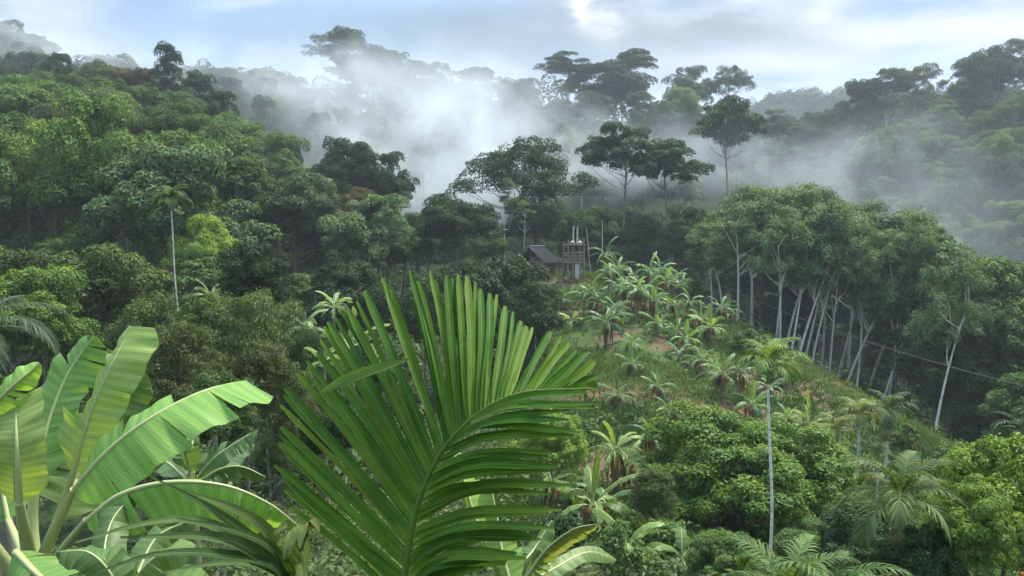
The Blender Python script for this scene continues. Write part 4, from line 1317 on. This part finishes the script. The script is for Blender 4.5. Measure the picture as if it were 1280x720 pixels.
YH = 88.
hp = at(675, 336, YH)
zh = at(675, 340, YH)[2]
hz = tz(hp[0], YH)
hut = thing('hut', 'open hut with a dark gabled sheet roof on the cleared hilltop', 'hut', (hp[0] - .35, YH, hz), rot=-math.radians(38))
hut.scale = (.93, .93, .97)
zr, ze = at(668, 307, YH)[2] - hz, at(700, 327, YH)[2] - hz
rf = MB()
gable_roof(rf, 5.0, 3.0, zr, ze, .06, .04)
link('roof', rf.mesh('hut_roof', M_ROOF, False), hut)
rg = MB()
tube(rg, [(0, -1.5, zr + .05), (0, 0, zr + .05), (0, 1.5, zr + .05)], .09, 8)
link('ridge_cap', rg.mesh('ridge_cap', M_TIN), hut)
bg = MB()
for sd in (-1, 1):
    rod(bg, (0, -1.47, zr - .04), (sd * 2.32, -1.47, ze - .04), .07)
link('barge_board', bg.mesh('barge_board', M_GREY), hut)
for x in (-1.9, 0, 1.9):
    for y in (-1.2, 1.2):
        pm = MB()
        rod(pm, (x, y, -.3), (x, y, ze + (zr - ze) * (1 - abs(x) / 2.3) - .08), .07)
        link('post', pm.mesh('hut_post', M_WOOD), hut)
bm_ = MB()
box(bm_, (0, 1.25, .55), (3.8, .06, 1.0))
link('back_wall', bm_.mesh('hut_back_wall', M_WOOD, False), hut)
fl = MB()
box(fl, (0, 0, .42), (3.9, 2.4, .08))
link('floor', fl.mesh('hut_floor', M_WOOD, False), hut)
tb = MB()
for y in (-1.2, 1.2):
    rod(tb, (-1.95, y, ze - .05), (1.95, y, ze - .05), .05)
link('tie_beam', tb.mesh('tie_beam', M_WOOD), hut)

YT = 84.
tp = at(717, 352, YT)
tz0 = tz(tp[0], YT)
tw = thing('timber_tower', 'rickety timber tower with a platform and pale poles beside the hut', 'tower', (tp[0], YT, tz0), rot=.25)
zp = at(717, 306, YT)[2] - tz0
z1 = at(717, 328, YT)[2] - tz0
for x, y in [(-.85, -.7), (.85, -.7), (-.85, .7), (.85, .7), (-.35, -.75), (.3, .75)]:
    pm = MB()
    rod(pm, (x * 1.08, y * 1.08, -.3), (x, y, zp + random.uniform(.1, .9)), .1)
    link('post', pm.mesh('tower_post', M_WOOD), tw)
for z in (z1, zp):
    pl = MB()
    for k in range(9):
        box(pl, (0, -.85 + k * .21, z), (2.1 + random.uniform(-.2, .2), .17, .06), t=random.random())
    link('platform', pl.mesh('tower_platform', M_GREY, False), tw)
br = MB()
for (a, b) in [((-.9, -.72, .3), (.85, -.72, z1)), ((.9, -.73, .3), (-.85, -.73, z1)), ((-.9, -.72, z1), (.85, -.72, zp)), ((.9, -.7, .3), (.86, .7, z1)), ((-.9, .7, .2), (-.86, -.7, z1))]:
    rod(br, a, b, .06)
link('brace', br.mesh('tower_brace', M_WOOD), tw)
rl = MB()
for z in (.35, .7, 1.05):
    rod(rl, (-.95, -.78, z1 + z), (.95, -.78, z1 + z), .055)
    rod(rl, (.93, -.78, z1 + z), (.93, .75, z1 + z), .055)
    rod(rl, (-.93, -.78, z1 + z), (-.93, .75, z1 + z), .055)
for q in range(8):
    x = -.9 + q * .25
    rod(rl, (x, -.8, z1), (x + random.uniform(-.1, .1), -.8, z1 + 1.2), .03)
link('railing', rl.mesh('tower_railing', M_GREY), tw)
for x, z in ((-.08, at(717, 283, YT)[2] - tz0), (.36, at(717, 284, YT)[2] - tz0)):
    pm = MB()
    rod(pm, (x, 0, zp), (x + .05, 0, z), .085, 8)
    link('pale_pole', pm.mesh('pale_pole', M_WHITE), tw)
for x in (-.3, .55):
    pm = MB()
    zz = np.linspace(0, .4, 7)
    tube(pm, np.column_stack([zz * 0 + x, zz * 0 - .4, zp + .05 + zz]), [.14, .22, .26, .25, .2, .14, .05], 10)
    link('white_bundle', pm.mesh('white_bundle', M_WHITE), tw)
wp = MB()
box(wp, (.12, -.8, .95), (.5, .05, 1.5))
link('white_panel', wp.mesh('white_panel', M_WHITE, False), tw)

sp = hit(388, 536, 25)
sz = sp[2]
shed = thing('shed', 'grey tin-roofed shed glimpsed between the orchard trees and the big frond', 'shed', tuple(sp), rot=.9)
rt_, et_ = 2.5, 1.9
rf = MB()
gable_roof(rf, 2.2, 2.0, rt_, et_, .05, .03)
link('roof', rf.mesh('shed_roof', M_TIN, False), shed)
wl_ = MB()
box(wl_, (0, 0, (et_ - .2) / 2), (1.7, 1.7, et_ - .15))
link('wall', wl_.mesh('shed_wall', M_GREY, False), shed)
dr = MB()
box(dr, (0, -.87, .95), (.75, .05, 1.9))
link('door', dr.mesh('shed_door', M_WOOD, False), shed)

cb = MB()
A, Bp = at(878, 345, 82), at(1320, 492, 50)
s = np.linspace(0, 1, 60)[:, None]
CPs = A * (1 - s) + Bp * s
CPs[:, 2] -= (4 * s * (1 - s))[:, 0] * .9
tube(cb, CPs, .022, 5)
M_WIRE = plain_material('black_cable_sheath', (.1, .1, .1), .5, .1)
tag(link('overhead_cable', cb.mesh('overhead_cable', M_WIRE)), 'dark cable slung across the rubber grove to the right edge', 'cable')
for px, pt, pb, lab in [(753, 276, 312, 'thin bare white pole standing behind the banana grove'), (739, 285, 318, 'thin leaning white pole beside the timber tower')]:
    a = at(px, pb, 86)
    a[2] = tz(a[0], 86) - .1
    b = at(px - (6 if px == 739 else 0), pt, 86)
    pm = MB()
    tube(pm, np.linspace(a, b, 6), np.linspace(.06, .035, 6), 8)
    tag(link('bare_pole', pm.mesh('bare_pole', M_WHITE)), lab, 'pole')

# orange fruits in the tree at the right edge
fz = MB()

# ------------------------------------------------------------------ grass and weeds (nobody could count them)
def grass():
    r = np.random.default_rng(4)
    mb = MB()
    n = 70000
    y = r.uniform(26, 92, n)
    x = r.uniform(-.02, .66, n) * y
    crest = np.interp(x, [0, 8, 20, 28, 40, 60], [92, 92, 84, 73, 66, 60])
    k = (y < crest) & (np.sin(x * .35 + 1.7 * np.sin(y * .21)) + np.sin(y * .43 + x * .2) + r.normal(0, .8, n) > -.1)
    x, y = x[k], y[k]
    n = len(x)
    P = np.column_stack([x, y, terr(np.column_stack([x, y]))])
    h = r.uniform(.14, .45, n) * (1 + .4 * np.sin(x * .5) * np.sin(y * .4))
    for _ in range(3):
        d = r.normal(0, .35, (n, 3))
        d[:, 2] = 1
        d = nrm(d)
        a = r.uniform(0, PI, n)
        side = np.column_stack([np.cos(a), np.sin(a), 0 * a]) * r.uniform(.025, .06, n)[:, None]
        q = P + r.normal(0, .12, (n, 3)) * [1, 1, 0]
        m_ = q + d * (h * .6)[:, None]
        tip = q + d * h[:, None] + np.column_stack([d[:, 0], d[:, 1], -.15 + 0 * h]) * (h * .5)[:, None]
        v = np.stack([q - [0, 0, .05], m_ + side, tip, m_ - side], 1)
        mb.add(v, np.arange(4 * n).reshape(-1, 4), np.repeat(np.clip(.5 + .3 * np.sin(x * .3 + y * .2) + r.normal(0, .18, n), 0, 1), 4))
    tag(link('grass', mb.mesh('grass', M_LEAF), None, (.064, .135, .026)), 'rough green grass on the cleared slope', 'grass', kind='stuff')


def weeds():
    r = np.random.default_rng(6)
    mb = MB()
    n = 5200
    y = 10 + 85 * r.random(n) ** .8
    x = r.uniform(-.62, .68, n) * y
    k = (x < .02 * y) | (y < 34) | (r.random(n) < .06)
    x, y = x[k], y[k]
    z = terr(np.column_stack([x, y]))
    n = 2600
    y2 = r.uniform(33, 92, n)
    x2 = r.uniform(.02, .62, n) * y2
    k = (y2 < np.interp(x2, [0, 8, 20, 28, 40, 60], [92, 92, 84, 73, 66, 60])) & (np.sin(x2 * .6 + np.sin(y2 * .4)) + r.normal(0, .8, n) > .9)
    for a, b, c in zip(x2[k], y2[k], terr(np.column_stack([x2[k], y2[k]]))):
        m = r.integers(8, 18)
        d = nrm(r.normal(size=(m, 3)))
        d[:, 2] = np.abs(d[:, 2])
        P = np.array([a, b, c]) + d * r.uniform(.15, .5) * np.array([1, 1, 1.1])
        leafset(mb, P, nrm(d + np.array([0, 0, .6]) + r.normal(0, .3, d.shape)), r.uniform(.16, .36, m), r.uniform(.08, .16, m), np.clip(r.uniform(.2, .9) + r.uniform(0, .3, m), 0, 1), r=r)
    for a, b, c in zip(x, y, z):
        m = r.integers(14, 30)
        d = nrm(r.normal(size=(m, 3)))
        d[:, 2] = np.abs(d[:, 2])
        R = r.uniform(.3, .8)
        P = np.array([a, b, c]) + d * R * np.array([1, 1, 1.2])
        leafset(mb, P, nrm(d + np.array([0, 0, .6]) + r.normal(0, .3, d.shape)), r.uniform(.16, .34, m), r.uniform(.08, .15, m), np.clip(r.uniform(.2, .7) + r.uniform(0, .3, m), 0, 1), r=r)
    n = 3600
    y = r.uniform(40, 165, n)
    x = r.uniform(-.75, .72, n) * y
    k = (x < -.12 * y) | ((y > 76) & (x > .3 * y) & (y < 130)) | ((y > 98) & (y < 160))
    x, y = x[k], y[k]
    z = terr(np.column_stack([x, y]))
    for a, b, c in zip(x, y, z):
        m = r.integers(26, 60)
        d = nrm(r.normal(size=(m, 3)))
        d[:, 2] = np.abs(d[:, 2])
        R = r.uniform(.8, 2.0)
        P = np.array([a, b, c]) + d * R * np.array([1, 1, 1.3])
        leafset(mb, P, nrm(d + np.array([0, 0, .5]) + r.normal(0, .3, d.shape)), r.uniform(.35, .75, m), r.uniform(.18, .34, m), np.clip(r.uniform(.1, .6) + r.uniform(0, .3, m), 0, 1), r=r)
    tag(link('undergrowth', mb.mesh('undergrowth', M_GLOSS), None, (.05, .1, .025)), 'broad-leaved weeds covering the valley floor', 'undergrowth', kind='stuff')


grass()
weeds()
for i, (px, py, w, c, lab) in enumerate([
        
        
        (725, 560, 46, 'mid', 'green shrub right of the bright small fruit tree'),
        (870, 460, 30, 'light', 'light green shrub in the grass at mid slope'), (955, 455, 40, 'light', 'bright shrub under the rubber stems'), (930, 440, 34, 'mid', 'green shrub left under the rubber stems'),
        (975, 480, 44, 'light', 'bright leafy shrub right of the tall palm crown'), (1130, 560, 34, 'olive', 'dry olive shrub on the lower right slope'),
        (1180, 590, 36, 'mid', 'green shrub at the lower right end of the slope'), (700, 600, 54, 'green', 'green shrub under the bright small fruit tree'),
        (720, 640, 50, 'green', 'fresh shrub left of the dense banana clump'), (700, 700, 70, 'deep', 'dark shrub at the bottom right of the big frond'),
        (830, 700, 60, 'green', 'leafy shrub at the bottom between the young bananas')]):
    p = hit(px, py)
    plant('shrub', p[0], p[1], w * .8 * p[1] / F, w * p[1] / F, c, lab, 'shrubs on the cleared slope', cat='shrub')
# fruits
ft = [o for o in bpy.data.objects if o.get('label', '').startswith('yellow green fruit tree')][0]
r = np.random.default_rng(3)
sp_ = MB()
zz = np.linspace(-.07, .07, 7)
tube(sp_, np.column_stack([zz * 0, zz * 0, zz]), np.sqrt(np.maximum(.07 ** 2 - zz ** 2, .0001)), 8)
M_FRUIT = plain_material('orange_fruit_skin', (.62, .22, .03), .45, .15)
fme = sp_.mesh('orange_fruit', M_FRUIT)
for _ in range(14):
    a, h = r.uniform(PI, 2 * PI), r.uniform(1.2, 4.3)
    o = link('fruit', fme, ft)
    Rr = 3.35 * math.sqrt(max(.1, 1 - ((h - 2.8) / 3.3) ** 2))
    rz = ft.rotation_euler.z
    o.location = (Rr * math.cos(a - rz), Rr * math.sin(a - rz), h)
    o.scale = (1 / ft.scale.x, 1 / ft.scale.y, 1 / ft.scale.z)

# ------------------------------------------------------------------ sky, sun
SUN_EL, SUN_AZ = math.radians(64), math.radians(48)     # azimuth measured from the view direction (+Y) to the right
w = bpy.data.worlds.new('World')
SC.world = w
w.use_nodes = True
N, L = w.node_tree.nodes, w.node_tree.links
N.clear()
sky = N.new('ShaderNodeTexSky')
sky.sky_type = 'NISHITA'
sky.sun_disc = False
sky.sun_elevation = SUN_EL
sky.sun_rotation = SUN_AZ
sky.air_density = 1.
sky.dust_density = 1.5
tc = N.new('ShaderNodeTexCoord')
sep = N.new('ShaderNodeSeparateXYZ')
L.new(tc.outputs['Generated'], sep.inputs[0])
den = mathn(N, L, 'ADD', mathn(N, L, 'MAXIMUM', sep.outputs[2], 0.), .16)
comb = N.new('ShaderNodeCombineXYZ')
L.new(mathn(N, L, 'DIVIDE', sep.outputs[0], den), comb.inputs[0])
L.new(mathn(N, L, 'DIVIDE', sep.outputs[1], den), comb.inputs[1])


def wnoise(scale, detail, off, rough=.55):
    mp = N.new('ShaderNodeMapping')
    mp.inputs['Location'].default_value = off
    L.new(comb.outputs[0], mp.inputs[0])
    n = N.new('ShaderNodeTexNoise')
    n.inputs['Scale'].default_value = scale
    n.inputs['Detail'].default_value = detail
    n.inputs['Roughness'].default_value = rough
    L.new(mp.outputs[0], n.inputs['Vector'])
    return n.outputs[0]


def wramp(f_, a, b):
    r_ = N.new('ShaderNodeMapRange')
    r_.interpolation_type = 'SMOOTHSTEP'
    L.new(f_, r_.inputs[0])
    r_.inputs[1].default_value = a
    r_.inputs[2].default_value = b
    return r_.outputs[0]


K = 6.4
SKYK = .68
cover = wramp(wnoise(1.0, 5, (3.1, 1.7, 0)), .38, .56)
lightc = wramp(wnoise(1.7, 6, (7.3, 2.2, 0), .6), .42, .66)
ccol = mixc(N, L, lightc, (.23 * K, .32 * K, .43 * K), (.56 * K, .61 * K, .68 * K))
fine = wnoise(5.5, 8, (2.3, 9.2, 0), .62)
ccol = mixc(N, L, wramp(fine, .44, .62), ccol, (.84 * K, .87 * K, .92 * K)) if False else ccol
# whiter band of cloud towards the horizon
hz_ = mathn(N, L, 'SUBTRACT', 1., wramp(sep.outputs[2], .14, .24))
ccol = mixc(N, L, mathn(N, L, 'MULTIPLY', hz_, .55), ccol, (.5 * K, .58 * K, .68 * K))
blue = mixc(N, L, .75, sky.outputs[0], (.3 * K, .5 * K, .8 * K))
tot = mixc(N, L, mathn(N, L, 'ADD', mathn(N, L, 'MULTIPLY', cover, .8), .15), blue, ccol)
warpn = wnoise(3.2, 8, (1.3, 5.1, 0), .6)
yy = mathn(N, L, 'MAXIMUM', sep.outputs[1], .05)
su = mathn(N, L, 'ADD', mathn(N, L, 'DIVIDE', sep.outputs[0], yy), mathn(N, L, 'MULTIPLY', mathn(N, L, 'SUBTRACT', warpn, .5), .16))
sv = mathn(N, L, 'ADD', mathn(N, L, 'DIVIDE', sep.outputs[2], yy), mathn(N, L, 'MULTIPLY', mathn(N, L, 'SUBTRACT', lightc, .5), .025))
for px, py, rx, ry, a, cc in [(330, 60, 190, 60, .75, (.3, .49, .74)), (150, 12, 95, 26, .95, (.33, .56, .92)), (1150, 2, 130, 14, .9, (.33, .55, .9)), (845, -4, 40, 10, .8, (.36, .55, .9)), (560, 55, 170, 45, .85, (.31, .46, .61)), (880, 40, 200, 36, .9, (.4, .5, .6)),
                              (60, 20, 60, 40, .7, (.72, .78, .86)), (300, 12, 34, 8, .5, (.8, .86, .92)), (745, 14, 17, 30, .9, (.98, .98, .98)), (1030, 6, 28, 16, .8, (.88, .9, .92)), (1090, 42, 80, 20, .85, (.8, .84, .9)), (1230, 40, 110, 26, .9, (.86, .88, .93)),
                              (960, 88, 130, 20, .85, (.78, .83, .92)), (620, 98, 80, 14, .5, (.6, .7, .82)), (960, 112, 60, 8, .7, (.45, .65, .9))]:
    d_ = at(px, py, 1.)
    du = mathn(N, L, 'DIVIDE', mathn(N, L, 'SUBTRACT', su, float(d_[0])), rx / F)
    dv = mathn(N, L, 'DIVIDE', mathn(N, L, 'SUBTRACT', sv, float(d_[2])), ry / F)
    r2 = mathn(N, L, 'ADD', mathn(N, L, 'MULTIPLY', du, du), mathn(N, L, 'MULTIPLY', dv, dv))
    g = mathn(N, L, 'MULTIPLY', mathn(N, L, 'EXPONENT', mathn(N, L, 'MULTIPLY', r2, -.9)), a)
    g = mathn(N, L, 'MULTIPLY', g, mathn(N, L, 'GREATER_THAN', sep.outputs[1], .06))
    tot = mixc(N, L, mathn(N, L, 'MULTIPLY', g, mathn(N, L, 'ADD', mathn(N, L, 'MULTIPLY', fine, .9), .55), True), tot, tuple(np.array(cc) * K * (SKYK if cc[0] > .6 else SKYK * .8)))
# an overcast sky is brighter overhead than at the horizon
zen = mathn(N, L, 'ADD', mathn(N, L, 'MULTIPLY', wramp(sep.outputs[2], .25, .8), 1.8), 1.)
zc = N.new('ShaderNodeVectorMath')
zc.operation = 'SCALE'
L.new(tot, zc.inputs[0])
L.new(zen, zc.inputs[3])
tot = zc.outputs[0]
bgd = N.new('ShaderNodeBackground')
bgd.inputs['Strength'].default_value = .1
L.new(tot, bgd.inputs['Color'])
wo = N.new('ShaderNodeOutputWorld')
L.new(bgd.outputs[0], wo.inputs['Surface'])

sd = bpy.data.lights.new('sun', 'SUN')
sd.energy = 3.6
sd.angle = math.radians(14)
sd.color = (1, .92, .78)
so = bpy.data.objects.new('sun', sd)
COL.objects.link(so)
dirv = Vector((math.cos(SUN_EL) * math.sin(SUN_AZ), math.cos(SUN_EL) * math.cos(SUN_AZ), math.sin(SUN_EL)))
so.rotation_euler = (-dirv).to_track_quat('-Z', 'Y').to_euler()
so.location = dirv * 100

# ------------------------------------------------------------------ air: even haze and the drifting mist
def volume_box(name, lo, hi, mat, label, cat):
    mb = MB()
    lo, hi = np.array(lo, float), np.array(hi, float)
    box(mb, (lo + hi) / 2, hi - lo)
    return tag(link(name, mb.mesh(name, mat, False)), label, cat, kind='stuff')


m, N, L = newmat('haze_air')
pv = N.new('ShaderNodeVolumePrincipled')
pv.inputs['Color'].default_value = (.86, .93, 1, 1)
pv.inputs['Density'].default_value = .00034
pv.inputs['Anisotropy'].default_value = .2
o = N.new('ShaderNodeOutputMaterial')
L.new(pv.outputs[0], o.inputs['Volume'])
gx = terr(np.array([[x, y] for x in np.linspace(-1600, 1600, 60) for y in np.linspace(-400, 2600, 60)])).min()
volume_box('haze', (-1700, -480, min(gx, -45) - 1.5), (1700, 2700, 160), m, 'thin pale blue haze in the air over the whole valley', 'haze')

# mist: a bank of cloud lying in the valley between the knoll and the ridges
m, N, L = newmat('drifting_mist')
geo = N.new('ShaderNodeNewGeometry')
pos = geo.outputs['Position']


def vm(op, a, b):
    n = N.new('ShaderNodeVectorMath')
    n.operation = op
    for i, v in enumerate((a, b)):
        if isinstance(v, tuple):
            n.inputs[i].default_value = v
        elif v is not None:
            L.new(v, n.inputs[i])
    return n


nz = N.new('ShaderNodeTexNoise')
nz.inputs['Scale'].default_value = .022
nz.inputs['Detail'].default_value = 2
nz.inputs['Roughness'].default_value = .55
L.new(pos, nz.inputs['Vector'])
warp = vm('SCALE', vm('SUBTRACT', nz.outputs[1], (.5, .5, .5)).outputs[0], None)
warp.inputs[3].default_value = 55.
wpos = vm('ADD', pos, warp.outputs[0]).outputs[0]
tot = None
for px, py, Y, rx, ry, rz, a in [(525, 192, 185, 37, 36, 20, 1.2), (455, 140, 210, 32, 34, 20, .8), (610, 200, 180, 32, 36, 13, .85), (340, 108, 225, 40, 34, 16, .7), (710, 180, 195, 32, 34, 10, .7), (790, 172, 205, 28, 34, 9, .65),
                                 (110, 62, 240, 60, 26, 10, .75), (-10, 45, 250, 44, 26, 16, .75), (955, 238, 158, 32, 28, 8, .66), (1075, 245, 155, 30, 28, 8, .62), (1190, 272, 150, 22, 28, 8, .5), (875, 238, 150, 22, 26, 8, .4)]:
    c = at(px, py, Y)
    d = vm('DIVIDE', vm('SUBTRACT', wpos, tuple(c)).outputs[0], (rx, ry, rz))
    ln = vm('DOT_PRODUCT', d.outputs[0], d.outputs[0]).outputs['Value']
    g = mathn(N, L, 'MULTIPLY', mathn(N, L, 'EXPONENT', mathn(N, L, 'MULTIPLY', ln, -1.6)), a)
    tot = g if tot is None else mathn(N, L, 'ADD', tot, g)
nw = N.new('ShaderNodeTexNoise')
nw.inputs['Scale'].default_value = .06
nw.inputs['Detail'].default_value = 3
nw.inputs['Roughness'].default_value = .6
L.new(wpos, nw.inputs['Vector'])
wisp = N.new('ShaderNodeMapRange')
wisp.inputs[1].default_value = .42
wisp.inputs[2].default_value = .61
wisp.inputs[3].default_value = .08
wisp.inputs[4].default_value = 1.9
L.new(nw.outputs[0], wisp.inputs[0])
dn = mathn(N, L, 'MULTIPLY', mathn(N, L, 'MULTIPLY', mathn(N, L, 'SUBTRACT', tot, .2), wisp.outputs[0]), .0155)
dn = mathn(N, L, 'MAXIMUM', dn, 0.)
pv = N.new('ShaderNodeVolumePrincipled')
pv.inputs['Color'].default_value = (.9, .95, .97, 1)
pv.inputs['Anisotropy'].default_value = 0.
L.new(dn, pv.inputs['Density'])
o = N.new('ShaderNodeOutputMaterial')
L.new(pv.outputs[0], o.inputs['Volume'])
mh = MB()
x0, x1, y0, y1 = -205., 120., 122., 275.
mh.add([(x0, y0, -34), (x1, y0, -34), (x1, y1, -34), (x0, y1, -34), (x0, y0, 72), (x1, y0, 30), (x1, y1, 30), (x0, y1, 72)], [[0, 3, 2, 1], [4, 5, 6, 7], [0, 1, 5, 4], [2, 3, 7, 6], [0, 4, 7, 3], [1, 2, 6, 5]])
tag(link('mist', mh.mesh('mist', m, False)), 'white mist drifting through the valley behind the knoll', 'mist', kind='stuff')

# ------------------------------------------------------------------ camera and render settings
cd = bpy.data.cameras.new('camera')
cd.sensor_width = 36
cd.lens = 36 * F / 1280
cd.clip_end = 6000
cd.clip_start = .05
co = bpy.data.objects.new('camera', cd)
COL.objects.link(co)
co.rotation_euler = (PI / 2 - PIT, 0, 0)
SC.camera = co
SC.view_settings.view_transform = 'Standard'
SC.view_settings.look = 'None'
SC.view_settings.exposure = 1.3
SC.view_settings.gamma = 1.
c = SC.cycles
c.max_bounces = 5
c.diffuse_bounces = 3
c.glossy_bounces = 1
c.transmission_bounces = 3
c.volume_bounces = 2
c.transparent_max_bounces = 4
c.volume_step_rate = .5
c.volume_max_steps = 64
c.use_adaptive_sampling = True
c.adaptive_threshold = .03
c.use_denoising = True
try:
    c.denoiser = 'OPENIMAGEDENOISE'
except Exception:
    pass
c.caustics_reflective = False
c.caustics_refractive = False
c.sample_clamp_indirect = 4
print('things', len([o for o in SC.objects if o.parent is None]), 'objects', len(SC.objects), 'fill', len(FILL))
